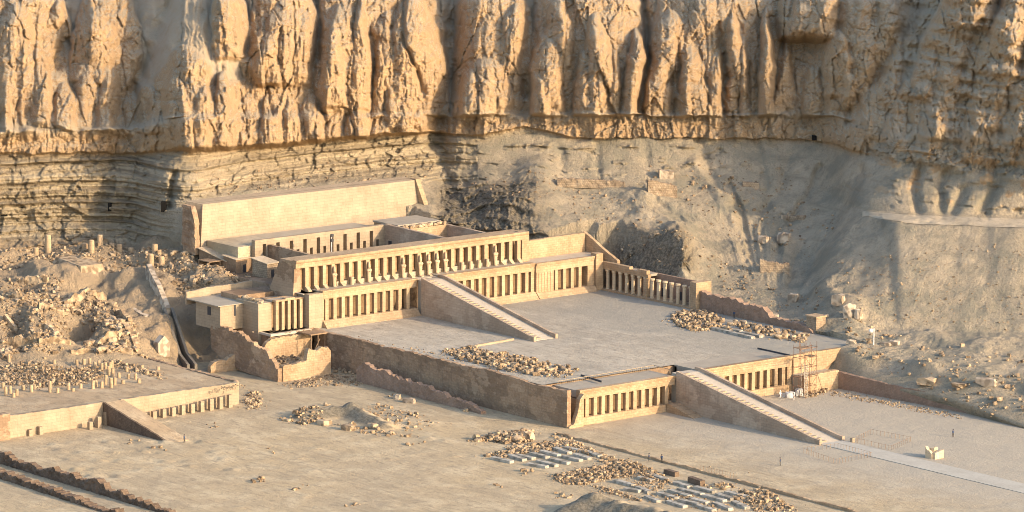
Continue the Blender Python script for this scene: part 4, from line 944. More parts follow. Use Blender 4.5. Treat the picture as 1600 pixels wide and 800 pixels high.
# ------------------------------------------------------------------ upper court and the mountain wall
mw = thing('mountain_wall', 'broad cream leaning wall below the cliff, highest wall of the temple', 'wall', (-142, 2, 22))
mb = MB()
mb.hexa([(-148, -33.2, 20.5), (-140.9, -32.2, 20.5), (-140.9, 35.2, 20.5), (-148, 35.2, 20.5), (-148, -31.5, 31.1), (-143.7, -29.6, 30.6), (-143.7, 35.4, 30.6), (-148, 35.4, 31.0)])
mb.build('wall', M['cream'], mw)
mb = MB(); mb.hexa([(-146, 35.45, 19), (-136.6, 35.45, 19), (-136.6, 36.8, 19), (-146, 36.8, 19), (-146, 35.45, 30.9), (-143.4, 35.45, 30.9), (-143.4, 36.8, 30.9), (-146, 36.8, 30.9)])
mb.build('end_buttress', M['lime'], mw)
wall('rough_block', 'rough dark brown masonry end at the left of the broad cream wall', 'wall',
     ruin_wall((-140.9, -33.3), (-146.5, -33.0), 1.3, 19.0, [(0, 26.0), (.12, 28.5), (.4, 30.6), (1, 31)], 0.3, 0.4, 0.3, 0.5, 44), 'retain')
mb = MB(); mb.box(-140.8, -128.0, -30.5, 14.0, 16.2, 22.3); mb.box(-128.0, -97.5, -24, 29, 16.2, 17.5); mb.build('upper_court_floor', M['sand'], kind='structure')
t9 = thing('court_rear_wall', 'rear wall of the upper court with a row of tall dark niches', 'wall', (-127, -5, 17.5))
mb = MB()
ed = [-26.0]; nich = []
yy = -24.2
for i in range(18):
    tall = i % 2 == 0
    a, b = yy, yy + (1.05 if tall else 0.85)
    nich.append((a, b, 22.6 if tall else 20.3, 18.6 if tall else 17.5)); yy += 2.02
prev = -26.5
for a, b, zt_, zb_ in nich:
    mb.box(-127.9, -126.6, prev, a, 17.4, 23.7); mb.box(-127.9, -126.6, a, b, zt_, 23.7)
    if zb_ > 17.6: mb.box(-127.9, -126.6, a, b, 17.4, zb_)
    prev = b
mb.box(-127.9, -126.6, prev, 13.4, 17.4, 23.7)
mb.build('wall', M['cream'], t9)
for a, b, zt_, zb_ in nich:
    m2 = MB(); m2.box(-130.4, -129.6, a - .2, b + .2, 17.4, zt_ + .1); m2.box(-129.6, -127.95, a - .2, b + .2, zt_ + .02, zt_ + .3); m2.build('niche_back', M['inner'], t9)
wall('court_side_wall', 'grey stone wall with one doorway along the right side of the upper court', 'wall',
     ruin_wall((-103.0, 13.6), (-126.6, 13.2), 1.0, 17.4, [(0, 23.4), (1, 23.9)], 0.03, 0.2, 0.03, 0.5, 50), 'ramp')
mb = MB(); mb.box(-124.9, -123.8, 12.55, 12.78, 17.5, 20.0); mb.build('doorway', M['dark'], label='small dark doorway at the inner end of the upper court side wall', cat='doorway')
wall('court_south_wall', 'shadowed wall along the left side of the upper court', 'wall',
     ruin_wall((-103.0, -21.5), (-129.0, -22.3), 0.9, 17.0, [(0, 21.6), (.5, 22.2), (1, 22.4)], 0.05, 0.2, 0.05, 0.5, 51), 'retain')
t10 = thing('roofed_chamber', 'square chamber with a flat pale grey roof below the broad cream wall', 'chamber', (-128, 21, 21))
mb = MB(); mb.box(-133.2, -123.6, 14.5, 27.5, 17.4, 23.4); mb.build('walls', M['lime'], t10)
mb = MB(); mb.box(-133.4, -123.4, 14.3, 27.7, 23.4, 23.8); mb.build('roof', M['roofslab'], t10)
wall('court_north_wall', 'plain wall enclosing the small right hand court behind the statue colonnade', 'wall',
     ruin_wall((-103.0, 29.0), (-123.6, 28.8), 0.9, 17.4, [(0, 22.6), (1, 22.9)], 0.03, 0.2, 0.03, 0.5, 52), 'ramp')
for i in range(14):
    y = 15.5 + 0.95*i
    o = link('stone_block', (lambda b: (b.rock((0, 0, 0), (1.2, 1.0, 0.8), 0, i), b.mesh('stone_block'))[1])(MB()), M['stone'])
    o.location = (-122.6 + RNG.uniform(-.3, .3), y, 22.9 if i % 3 else 23.0); tag(o, 'tan stone block in the ragged row edging the small right hand court', 'stone block', 'blocks along the chamber edge')
mb = MB(); mb.box(-123.35, -121.8, 14.6, 28.4, 17.4, 22.9); mb.build('chamber_front', M['lime'], label='low front wall under the row of tan blocks beside the grey roofed chamber', cat='wall')
# wall right of the statue colonnade
wall('side_terrace_wall', 'sunlit plain wall right of the statue colonnade on the upper terrace', 'wall',
     ruin_wall((-99.9, 54.0), (-99.9, 34.3), 1.0, 16.0, [(0, 21.3), (1, 20.9)], 0.04, 0.2, 0.05, 0.5, 60), 'lime')
wall('sloping_wall', 'wall sloping down from the upper terrace to the ruined colonnade', 'wall',
     ruin_wall((-88.5, 55.6), (-100.4, 54.6), 0.9, 13.5, [(0, 15.6), (.3, 17.2), (1, 21.4)], 0.06, 0.2, 0.08, 0.5, 61), 'lime')
mb = MB(); mb.box(-99.4, -93.9, 33.6, 54.5, 16.1, 16.5); mb.build('terrace_roof', M['paving'], kind='structure')

# ------------------------------------------------------------------ buildings left of the statue colonnade
t11 = thing('shrine_house', 'low cream building with a flat grey roof behind the shrine front', 'building', (-103, -51, 12))
mb = MB(); mb.box(-112, -102.2, -54.2, -41.2, 8.5, 14.2); mb.build('walls', M['cream'], t11)
mb = MB(); mb.hexa([(-114.5, -55.0, 14.22), (-101.8, -55.0, 14.22), (-101.8, -40.9, 14.22), (-114.5, -40.9, 14.22), (-114.5, -55.0, 14.5), (-101.8, -55.0, 14.42), (-101.8, -40.9, 14.42), (-114.5, -40.9, 14.5)]); mb.build('roof', M['roofslab'], t11)
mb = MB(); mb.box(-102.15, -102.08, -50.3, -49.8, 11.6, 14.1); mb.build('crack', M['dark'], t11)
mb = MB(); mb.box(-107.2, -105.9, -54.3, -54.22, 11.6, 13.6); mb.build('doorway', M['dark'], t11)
wall('parapet_wall', 'cream parapet wall rising behind the flat grey roof', 'wall', ruin_wall((-114.9, -36.0), (-114.9, -55.0), 0.6, 13.0, [(0, 16.6), (.6, 16.4), (1, 16.0)], 0.06, 0.25, 0.1, 0.5, 70), 'cream')
t12 = thing('dark_shelter', 'dark open room under a flat slab roof between shrine building and statue colonnade', 'shelter', (-101, -38.5, 12))
mb = MB(); mb.box(-103.8, -98.6, -41.0, -36.0, 14.3, 14.6); mb.build('roof', M['roofslab'], t12)
for y in (-40.6, -38.6): 
    mb = MB(); mb.box(-99.3, -98.7, y - .3, y + .3, 8.2, 14.3); mb.build('post', M['lime'], t12)
mb = MB(); mb.box(-104.5, -103.9, -41.0, -36.0, 8.2, 14.6); mb.build('back_wall', M['inner'], t12)

def house(name, label, cat, c, wx_, wy_, h, ang, roof_drop=0.6, mat='dry', roofmat='sheet', door=True):
    t = thing(name, label, cat, tuple(c))
    ca, sa = math.cos(ang), math.sin(ang)
    def T(x, y, z): return (c[0] + ca*x - sa*y, c[1] + sa*x + ca*y, c[2] + z)
    a, b = wx_/2, wy_/2
    mb = MB(); mb.hexa([T(-a, -b, -1), T(a, -b, -1), T(a, b, -1), T(-a, b, -1), T(-a, -b, h), T(a, -b, h - roof_drop), T(a, b, h - roof_drop), T(-a, b, h)]); mb.build('walls', M[mat], t)
    e = .35
    mb = MB(); mb.hexa([T(-a - e, -b - e, h + .02), T(a + e, -b - e, h - roof_drop - .05), T(a + e, b + e, h - roof_drop - .05), T(-a - e, b + e, h + .02), T(-a - e, -b - e, h + .17), T(a + e, -b - e, h - roof_drop + .1), T(a + e, b + e, h - roof_drop + .1), T(-a - e, b + e, h + .17)]); mb.build('roof', M[roofmat], t)
    if door:
        mb = MB(); mb.hexa([T(a + .02, -.5, 0), T(a + .07, -.5, 0), T(a + .07, .5, 0), T(a + .02, .5, 0), T(a + .02, -.5, 2.3), T(a + .07, -.5, 2.3), T(a + .07, .5, 2.3), T(a + .02, .5, 2.3)]); mb.build('door', M['dark'], t)
    return t
p = hill(414, 430); house('stone_hut', 'small stone hut with a black doorway beside the upper terrace', 'hut', (p[0], p[1], p[2]), 5.0, 3.6, 4.6, 0.15, 0.8)
p = hill(372, 412)
house('wooden_shed', 'wooden shed with a steep tan sheet roof left of the stone hut', 'shed', (p[0], p[1], p[2]), 4.5, 5.5, 4.2, 0.1, 0.5, 'wood')
p = hill(352, 401)
house('store_shed', 'long shed with a broad patched tan roof under the broad cream wall', 'shed', (p[0], p[1], p[2]), 9.5, 8.0, 4.9, 0.12, 2.0, 'wood', 'sheet', False)
p = hill(341, 414)
tt = thing('lean_to', 'dark open lean-to with a flat plank roof at the left end of the sheds', 'shed', tuple(p))
mb = MB(); mb.box(p[0] - 3.5, p[0] + 1.0, p[1] - 3.4, p[1] + 3.4, p[2] + 2.9, p[2] + 3.1); mb.build('roof', M['wood'], tt)
for q in (-3.2, 0, 3.2):
    mb = MB(); mb.box(p[0] + .6, p[0] + .8, p[1] + q - .1, p[1] + q + .1, p[2] - .5, p[2] + 2.9); mb.build('post', M['wood'], tt)
mb = MB(); mb.box(p[0] - 3.5, p[0] - 3.3, p[1] - 3.4, p[1] + 3.4, p[2] - .5, p[2] + 2.9); mb.build('back_wall', M['wood'], tt)

# ------------------------------------------------------------------ the older ruined temple on the left
floor_sheet('left_terrace', -104.0, -64.9, -138.5, -76.2, 4.85, M['warm'], 0.12, 1.0)
mb = MB(); mb.box(-104, -65.6, -138.5, -76.6, -1, 4.3); mb.build('left_terrace_fill', M['sand'], kind='structure')
wall('terrace_front_wall', 'pale lit front wall of the ruined terrace, left of its earth ramp', 'wall',
     ruin_wall((-64.9, -112.0), (-64.9, -137.2), 1.3, -0.3, [(0, 4.9), (1, 4.95)], 0.04, 0.2, 0.05, 0.5, 80), 'cream')
wall('terrace_front_wall', 'pale front wall of the ruined terrace, right of its earth ramp, behind stumps', 'wall',
     ruin_wall((-64.9, -76.3), (-64.9, -108.0), 1.3, -0.3, [(0, 4.9), (1, 4.95)], 0.04, 0.2, 0.05, 0.5, 81), 'cream')
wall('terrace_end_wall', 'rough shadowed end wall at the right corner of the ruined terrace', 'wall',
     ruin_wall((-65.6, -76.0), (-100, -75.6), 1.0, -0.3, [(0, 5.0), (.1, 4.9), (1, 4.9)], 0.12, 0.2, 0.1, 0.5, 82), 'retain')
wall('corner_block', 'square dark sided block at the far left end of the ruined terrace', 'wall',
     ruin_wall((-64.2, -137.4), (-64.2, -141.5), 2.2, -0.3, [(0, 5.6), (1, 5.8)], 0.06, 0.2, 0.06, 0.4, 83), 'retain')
er = thing('earth_ramp', 'earth ramp with a dark flank leading up to the ruined terrace', 'ramp', (-52, -110, 0))
mb = MB(); mb.prism_y([(-64.2, -0.3), (-39.5, -0.3), (-39.5, 0.05), (-64.2, 4.83), (-66, 4.9), (-66, -0.3)], -112.2, -107.4); mb.build('ramp_bed', M['warm'], er)
mb = ruin_wall((-64.2, -112.5), (-40.5, -112.5), 0.5, -0.3, [(0, 4.95), (1, 0.3)], 0.05, 0.2, 0.06, 0.5, 84); mb.build('flank_wall', M['mud'], er)

def stump(r, h, n=10, sq=False):
    m = MB()
    if sq: m.taper(-r, r, -r, r, -0.2, h, 0.94)
    else: m.lathe((0, 0, 0), [(r*1.02, -0.3), (r*1.02, 0.1), (r, h*0.7), (r*0.97, h*0.95), (r*0.8, h)], n)
    return m.mesh('column_stump')
SQ = stump(0.5, 1.0, sq=True); RD = stump(0.36, 1.0); BIG = stump(0.72, 1.0, 14)
for i in range(11):
    y = -105.6 + 2.55*i; h = 1.25 + 0.14*i + 0.3*RNG.random()
    o = link('pillar_stump', SQ, M['cream']); o.location = (-62.6, y, 0); o.scale = (1, 1, h)
    tag(o, 'square pillar stump in the row before the right terrace wall', 'pillar stump', 'square stumps before the ruined terrace')
for px, py, h, lb in [(141, 671, 1.7, 'short square stump left of two taller ones beside the earth ramp'), (154, 668, 2.4, 'middle square stump beside the shadowed flank of the earth ramp'), (166, 664, 2.9, 'tallest square stump tucked against the earth ramp'),
                      (47, 681, 1.4, 'small stump leaning by the left terrace wall'), (63, 679, 1.8, 'thin broken stump standing at the left terrace wall')]:
    q = at(px, py, 0); o = link('pillar_stump', SQ, M['cream']); o.location = tuple(q); o.scale = (0.95, 0.95, h); tag(o, lb, 'pillar stump')
cols = [(9, 618, 2.2), (16, 614, 1.7), (21, 620, 1.0), (26, 617, 1.5), (78, 612, 2.6), (53, 608, 1.2), (107, 608, 1.5), (114, 611, .8), (145, 607, 2.0), (150, 604, 1.6), (159, 606, 1.6), (165, 600, 2.2), (174, 605, 2.3),
        (179, 601, 1.8), (169, 586, 2.2), (148, 577, 1.8), (159, 579, 1.9), (165, 576, 1.6), (172, 580, 2.2), (175, 574, 1.8), (131, 569, 1.4), (154, 571, 1.3), (120, 569, 1.2), (201, 591, 1.2), (212, 592, 1.4), (217, 598, 1.1),
        (14, 568, 2.4), (49, 612, 1.7), (36, 609, 1.2), (90, 613, 1.1), (126, 606, 1.1), (186, 590, 1.3), (192, 599, .9), (140, 568, 1.4), (176, 588, 2.0), (70, 565, 1.2), (85, 568, 1.0), (247, 578, .9), (230, 585, 1.0), (222, 575, .8), (198, 580, 1.1), (62, 604, 1.0), (5, 606, 1.4)]
for px, py, h in cols:
    q = at(px, py, 4.8); o = link('column_stump', RD, M['pillar']); o.location = (q[0], q[1], 4.75); o.scale = (1.1, 1.1, h*0.95); o.rotation_euler = (RNG.normal()*.03, RNG.normal()*.03, RNG.random())
    tag(o, 'slender round column stump on the lower ruined terrace at left', 'column stump', 'slender stumps on the lower ruined terrace')
for px, py, h, lb in [(56, 402, 2.2, 'short thick column stump left of the tallest ruined column'), (75, 401, 4.6, 'tallest lone ruined column below the left cliff'), (143, 405, 3.1, 'thick ruined column standing in front of a taller group at left'),
                      (157, 396, 2.9, 'round ruined column second in the row below the dark strata'), (174, 395, 1.8, 'short ruined column third in the row below the dark strata'), (186, 397, 2.0, 'short ruined column at the right end of the row below the strata'),
                      (132, 402, 1.6, 'low broken column left of the thick ruined column'), (236, 415, 2.8, 'front left column of the cluster of three ruined columns'), (242, 408, 2.3, 'rear column of the cluster of three ruined columns'),
                      (252, 413, 2.7, 'right column of the cluster of three ruined columns'), (204, 398, 1.6, 'stubby column half buried in the block field'), (40, 392, 2.0, 'square worn stump at the far left foot of the cliff')]:
    q = hill(px, py); o = link('column_stump', BIG, M['pillar']); o.location = tuple(q); o.scale = (1, 1, h); tag(o, lb, 'column')
# sloping dark channel, pointed block, slabs
def on_hill(u, v, dz=0.0):
    q = hill(u, v); q[2] += dz; return q
ch = thing('stone_channel', 'long dark stone channel running down the slope above the ruined terrace', 'channel', tuple(on_hill(265, 500)))
path = [(233, 434), (240, 452), (250, 472), (263, 492), (275, 518), (287, 545), (301, 577)]
pts = [on_hill(u, v, 0.6) for u, v in path]
for nm, off, mt, sl in (('channel_wall', -0.9, 'channel', slice(3, 7)), ('channel_wall', 0.9, 'channel', slice(3, 7)), ('covered_upper_end', 0.0, 'boulder', slice(0, 4))):
    m = MB(); seg_ = pts[sl]
    for a, b in zip(seg_[:-1], seg_[1:]):
        d = (b - a)[:2]; d = d/np.linalg.norm(d); nn = np.array([-d[1], d[0]])
        wv = 0.35 if off else 1.2; ht = 1.3 if off else 1.2
        P4 = []
        for q in (a, b):
            c = q[:2] + nn*off
            P4.append((c - nn*wv, c + nn*wv, q[2]))
        (a0, a1, az), (b0, b1, bz) = P4
        k = 0.5 if not off else 0.9
        m0 = lambda p_, r_: (p_ + (r_ - p_)*(1 - k)/2)
        m.hexa([(*a0, az - 1.6), (*b0, bz - 1.6), (*b1, bz - 1.6), (*a1, az - 1.6), (*m0(a0, a1), az + ht), (*m0(b0, b1), bz + ht), (*m0(b1, b0), bz + ht), (*m0(a1, a0), az + ht)])
    m.build(nm, M[mt], ch)
q = on_hill(253, 549); mb = MB(); mb.prism_x([(q[1] - 1.6, q[2] - .8), (q[1] + 1.6, q[2] - .8), (q[1] + 1.6, q[2] + 2.6), (q[1] + .1, q[2] + 4.2), (q[1] - 1.6, q[2] + 2.7)], q[0] - 1.0, q[0] + 1.0)
mb.build('pointed_block', M['boulder'], label='pointed stone block standing alone left of the dark channel', cat='block')
q = on_hill(132, 426); mb = MB(); mb.hexa([(q[0] - 9, q[1] - 4.2, q[2] - 1.6), (q[0] + 4.6, q[1] - 4.2, q[2] - 2.6), (q[0] + 4.6, q[1] + 3.4, q[2] - 2.4), (q[0] - 9, q[1] + 3.6, q[2] - 1.6), (q[0] - 8, q[1] - 2.9, q[2] + 0.9), (q[0] + 3.2, q[1] - 3.3, q[2] + .3), (q[0] + 3.6, q[1] + 2.6, q[2] + .3), (q[0] - 8, q[1] + 3.0, q[2] + 0.9)])
mb.build('roofed_tomb', M['rubble'], label='broad flat topped brown mound with a tan roof slab among the ruins', cat='tomb roof')
q = on_hill(230, 498); mb = MB(); mb.hexa([(q[0] - 9, q[1] - .2, q[2] + .5), (q[0], q[1] - .8, q[2] - .5), (q[0], q[1] + .8, q[2] - .5), (q[0] - 9, q[1] + .8, q[2] + .5), (q[0] - 9, q[1] - .2, q[2] + 1.6), (q[0], q[1] - .8, q[2] + .3), (q[0], q[1] + .8, q[2] + .3), (q[0] - 9, q[1] + .8, q[2] + 1.6)])
mb.build('tilted_slab', M['boulder'], label='long tilted stone slab lying on the slope beside the dark channel', cat='slab')

# mud-brick enclosure walls, lower left
a, b = at(-60, 704, 0), at(300, 815, 0)
wall('enclosure_wall', 'long ragged dark mud brick wall along the lower left, nearer the ruined terrace', 'wall',
     ruin_wall(b, a, 1.5, -1.2, [(0, 0.7), (.2, 1.3), (.45, 2.2), (.6, 1.7), (.8, 2.3), (1, 2.2)], 0.3, 0.2, 0.45, 0.4, 90), 'mud')
a, b = at(-60, 733, -1.0), at(260, 838, -1.0)
wall('enclosure_wall', 'second dark mud brick wall in the lower left corner, below the first', 'wall',
     ruin_wall(b, a, 2.0, -2.6, [(0, 0.0), (.3, 0.6), (.6, 1.1), (.8, 1.6), (1, 1.5)], 0.35, 0.2, 0.45, 0.4, 92), 'mud')

# ------------------------------------------------------------------ stones
def inside(pt, poly):
    x, y = pt; c = False
    for (x1, y1), (x2, y2) in zip(poly, poly[1:] + poly[:1]):
        if (y1 > y) != (y2 > y) and x < (x2 - x1)*(y - y1)/(y2 - y1) + x1: c = not c
    return c
stones = []; extra = []
def pile(key, poly, n, s0, s1, z=None, heap=0.0, boxy=True, pw=2.2, skew=1.0):
    us, vs = [p[0] for p in poly], [p[1] for p in poly]
    cu, cv = sum(us)/len(us), sum(vs)/len(vs); k = 0
    n = int(n*(2.0 if key in ('ruin', 'upper', 'core') else 1.35))
    while k < n:
        u, v = RNG.uniform(min(us), max(us)), RNG.uniform(min(vs), max(vs))
        if not inside((u, v), poly): continue
        if z is None: q = hill(u, v)
        else:
            q = at(u, v, z)
            if z == 0: q[2] = gz(q[0], q[1])
        f = max(0.0, 1 - math.hypot((u - cu)/(max(us) - min(us))*2, (v - cv)/(max(vs) - min(vs))*2))
        s = (0.66 if key in ('ruin', 'upper', 'core') else 0.8)*(s0 + (s1 - s0)*RNG.random()**pw)
        q[2] += heap*f*RNG.random()**0.6 - 0.05*s
        stones.append((key, q, (s*RNG.uniform(.8, 1.5), s*RNG.uniform(.7, 1.1), s*RNG.uniform(.55, .95)), RNG.uniform(0, 3.14) if RNG.random() < .6 else RNG.normal()*.15, int(RNG.integers(16)), RNG.normal()*.12))
        k += 1
    if n > 15:
        for _ in range(int(n*1.1)):
            key_, q0, *_r = stones[-1 - int(RNG.integers(n))]
            q = q0 + np.array([RNG.normal()*1.3, RNG.normal()*1.3, 0]); s = RNG.uniform(.10, .30)
            if z is not None: q[2] = z if z else gz(q[0], q[1])
            else: q[2] -= .1
            extra.append((key, q, (s*RNG.uniform(.8, 1.6), s, s*.8), RNG.uniform(0, 3), int(RNG.integers(16)), 0.0))
PILES = {
 'terrace': 'stone block in the long pile along the left edge of the middle court', 'north': 'stone block in the round pile before the ruined round columns',
 'wallfoot': 'stone block in the scatter along the reddish mud brick wall', 'near1': 'stone block in the pile nearest the tall retaining wall corner',
 'near2': 'stone block among the piles around the pale slabs', 'near3': 'stone block in the dense low pile below the pale slabs', 'near4': 'stone block in the rubble strip beside the long kerb wall',
 'near5': 'stone block in the rough heap at the right end of the slab rows', 'mound': 'stone block by the dark spoil mound in the open sand', 'core': 'stone of the brown rubble core on the lower ruined terrace',
 'ruin': 'stone block in the tumbled ruins on the left slope', 'upper': 'stone block in the field around the ruined columns, left', 'bastion': 'stone in the rubble inside and below the ruined bastion',
 'scaf': 'pale stone in the heap at the foot of the scaffolding', 'foot': 'small stone along the foot of the far forecourt wall', 'white': 'whitish stone in the debris above the broad cream wall',
 'slope': 'loose stone lying on the grey slopes', 'corner': 'stone in the small heap at the right corner of the ruined terrace', 'sand': 'loose stone lying on the open sand', 'shedrub': 'stone in the grey rubble below the sheds'}
pile('terrace', [(690, 548), (735, 543), (800, 556), (905, 578), (885, 590), (840, 588), (770, 576), (712, 560)], 430, .45, 1.25, HM, 0.9)
pile('terrace', [(560, 525), (700, 556), (705, 562), (560, 530)], 14, .3, .6, HM)
pile('north', [(1043, 493), (1075, 485), (1105, 488), (1132, 500), (1125, 510), (1090, 520), (1060, 510)], 260, .45, 1.2, HM, 0.9)
pile('wallfoot', [(1120, 512), (1150, 503), (1200, 512), (1262, 525), (1255, 535), (1215, 530), (1190, 527), (1150, 520)], 110, .5, 1.6, HM, 0.5)
pile('near1', [(728, 690), (775, 677), (832, 672), (832, 690), (800, 697), (770, 690)], 120, .5, 1.5, 0, 0.8)
pile('near2', [(755, 714), (800, 700), (860, 690), (888, 684), (900, 692), (950, 712), (930, 715), (880, 702), (800, 714), (790, 717)], 260, .4, 1.1, 0, 0.4)
pile('near3', [(860, 745), (905, 735), (950, 725), (985, 735), (985, 745), (950, 750), (915, 758), (880, 757)], 330, .4, .9, 0, 0.7)
pile('near3', [(920, 758), (960, 766), (1010, 785), (990, 782), (940, 768)], 70, .35, .8, 0, 0.1)
pile('near4', [(925, 705), (985, 722), (1035, 742), (1050, 757), (1020, 758), (985, 742), (940, 724)], 220, .4, 1.0, 0, 0.5)
pile('near4', [(960, 745), (1020, 755), (1140, 790), (1140, 800), (1040, 790)], 120, .3, .8, 0, 0.1)
pile('near5', [(1140, 772), (1185, 762), (1215, 775), (1250, 800), (1180, 800), (1150, 785)], 150, .4, 1.1, 0, 0.7)
pile('near5', [(1095, 760), (1140, 755), (1150, 763), (1110, 768)], 26, .4, 1.0, 0, 0.4)
pile('mound', [(437, 656), (480, 645), (505, 645), (505, 660), (470, 664)], 55, .5, 1.2, 0, 0.5)
pile('mound', [(555, 640), (590, 630), (660, 650), (690, 665), (640, 680), (600, 665)], 70, .3, 1.1, 0)
pile('mound', [(500, 660), (560, 665), (640, 683), (600, 684), (540, 672)], 30, .5, 1.6, 0)
pile('core', [(0, 560), (40, 562), (90, 578), (150, 572), (165, 588), (120, 602), (60, 606), (0, 600)], 520, .35, 1.1, 4.8, 1.3)
pile('core', [(160, 560), (190, 565), (250, 585), (250, 592), (205, 580), (160, 568)], 80, .4, 1.0, 4.8, 0.3)
pile('ruin', [(0, 500), (60, 470), (110, 478), (120, 500), (90, 530), (100, 555), (40, 556), (0, 560)], 240, .5, 1.9)
pile('ruin', [(85, 480), (140, 462), (180, 480), (210, 510), (215, 550), (150, 560), (130, 540), (170, 525), (120, 490)], 220, .6, 2.2)
pile('ruin', [(0, 430), (60, 440), (100, 440), (90, 470), (0, 500)], 90, .4, 1.6)
pile('ruin', [(215, 555), (290, 575), (300, 585), (220, 566)], 40, .4, 1.2)
pile('upper', [(0, 395), (60, 385), (140, 392), (230, 395), (330, 405), (330, 425), (250, 425), (160, 428), (100, 410), (0, 420)], 420, .4, 1.5)
pile('upper', [(265, 430), (320, 440), (340, 470), (320, 480), (280, 455)], 70, .5, 2.0)
pile('shedrub', [(310, 418), (400, 420), (435, 432), (430, 442), (350, 440), (310, 436)], 150, .4, 1.1)
pile('bastion', [(420, 552), (440, 550), (468, 560), (466, 570), (432, 570)], 80, .4, .9, 2.9, 0.6)
pile('bastion', [(440, 600), (515, 585), (560, 590), (570, 602), (500, 604), (450, 608)], 190, .3, .8, 0)
pile('bastion', [(512, 565), (560, 575), (575, 590), (520, 582)], 60, .4, 1.0, 0, 0.5)
pile('bastion', [(400, 515), (480, 512), (480, 518), (400, 522)], 30, .3, .6, 8.3)
pile('scaf', [(1254, 612), (1290, 603), (1298, 607), (1285, 618), (1256, 622)], 60, .4, .9, 0, 0.7)
pile('foot', [(1285, 610), (1310, 612), (1500, 648), (1500, 655), (1300, 618)], 150, .2, .55, 0)
pile('white', [(540, 287), (575, 281), (592, 287), (580, 293), (545, 294)], 70, .4, .9)
pile('slope', [(700, 290), (880, 280), (1000, 330), (1100, 400), (1280, 470), (1300, 500), (1180, 480), (1000, 380), (840, 340)], 260, .2, .8)
pile('slope', [(1270, 500), (1340, 505), (1420, 530), (1600, 560), (1600, 660), (1500, 640), (1340, 560)], 170, .3, 1.3)
pile('slope', [(1000, 260), (1200, 250), (1330, 330), (1250, 420), (1120, 380)], 160, .3, 1.0)
pile('slope', [(1300, 400), (1600, 380), (1600, 520), (1340, 500)], 230, .15, .6)
pile('slope', [(1130, 480), (1260, 505), (1280, 515), (1150, 487)], 40, .4, .9)
pile('slope', [(300, 270), (690, 240), (690, 285), (330, 310)], 120, .25, .8)
pile('corner', [(383, 618), (400, 608), (410, 625), (405, 640), (385, 640)], 60, .4, 1.0, 0, 0.3)
pile('corner', [(345, 605), (380, 600), (384, 606), (350, 610)], 20, .3, .7, 4.8)
for u, v, n in [(332, 665, 5), (405, 751, 6), (548, 790, 6), (415, 705, 4), (470, 762, 5), (620, 620, 4), (695, 630, 3), (735, 644, 4), (865, 705, 4), (820, 740, 5), (205, 690, 4), (880, 775, 10), (930, 775, 8), (875, 683, 8), (650, 695, 5), (770, 760, 4), (250, 700, 4), (505, 632, 3), (1158, 741, 1), (1115, 730, 1)]:
    pile('sand', [(u - 14, v - 4), (u + 14, v - 4), (u + 14, v + 4), (u - 14, v + 4)], n, .35, 1.1, 0)
order = sorted(range(len(stones)), key=lambda i: -stones[i][2][0]*stones[i][2][1]*stones[i][2][2])
INDIV = set(order[:275])
RM = []
for i in range(16):
    m = MB(); m.rock((0, 0, 0), (1, 1, 1), 0, i); RM.append(m.mesh('stone_block'))
rest = {}
for i, (key, q, s, r_, var, tilt) in enumerate(stones):
    if i in INDIV:
        o = link('stone_block', RM[var], M['stone']); o.location = tuple(q); o.scale = s; o.rotation_euler = (tilt, tilt*.7, r_)
        tag(o, PILES[key], 'stone block', 'stones: ' + key)
        o['group'] = {'terrace': 'stones of the court edge pile', 'north': 'stones of the round pile', 'wallfoot': 'stones along the mud brick wall'}.get(key, 'stones ' + ' '.join(PILES[key].split()[2:6]))
    else: rest.setdefault(key, MB()).rock(q, s, r_, var)
for key, q, s, r_, var, _t in extra: rest.setdefault(key, MB()).rock(q, s, r_, var)
for key, m in rest.items():
    o = m.build('rubble', M['rubble'], label=PILES[key].replace('small stone', 'small rubble').replace('stone block', 'rubble').replace('pale stone', 'pale rubble').replace('whitish stone', 'whitish rubble').replace('loose stone', 'loose rubble').replace('stone ', 'rubble ', 1) if True else None, cat='rubble', kind='stuff')

# long pale slabs laid out in rows
SLAB = MB(); SLAB.rock((0, 0, 0), (1, 1, 1), 0, 7)
mb = MB(); mb.taper(-.5, .5, -.5, .5, -0.2, 1, 0.97); SLM = mb.mesh('stone_slab')
def slab(u0, v0, u1, v1, z, h=0.55, wd=1.25, mat='slab', lb='long pale stone slab laid on the sand in the near rows', gr='slabs laid out in rows on the sand'):
    a, b = at(u0, v0, z), at(u1, v1, z); c = (a + b)/2; L = np.linalg.norm((b - a)[:2])
    o = link('stone_slab', SLM, M[mat]); o.location = (c[0], c[1], z if z > 1 else gz(c[0], c[1])); o.scale = (L, wd, h); o.rotation_euler = (0, 0, math.atan2(b[1] - a[1], b[0] - a[0])); tag(o, lb, 'slab', gr)
for x0, y0, x1, y1 in [(345, 395, 500, 430), (530, 375, 670, 405), (650, 360, 780, 395), (730, 345, 870, 380), (830, 320, 950, 360), (890, 310, 1050, 345), (800, 405, 945, 440), (900, 385, 1040, 420), (990, 370, 1110, 405), (700, 420, 850, 460), (620, 445, 775, 470), (1070, 345, 1190, 385), (480, 375, 600, 415)]:
    slab(700 + x0/5, 640 + y0/5 - 2, 700 + x1/5, 640 + y1/5 - 2, 0, lb='long pale stone slab in the left slab field, between the stone piles', gr='slabs of the left slab field')
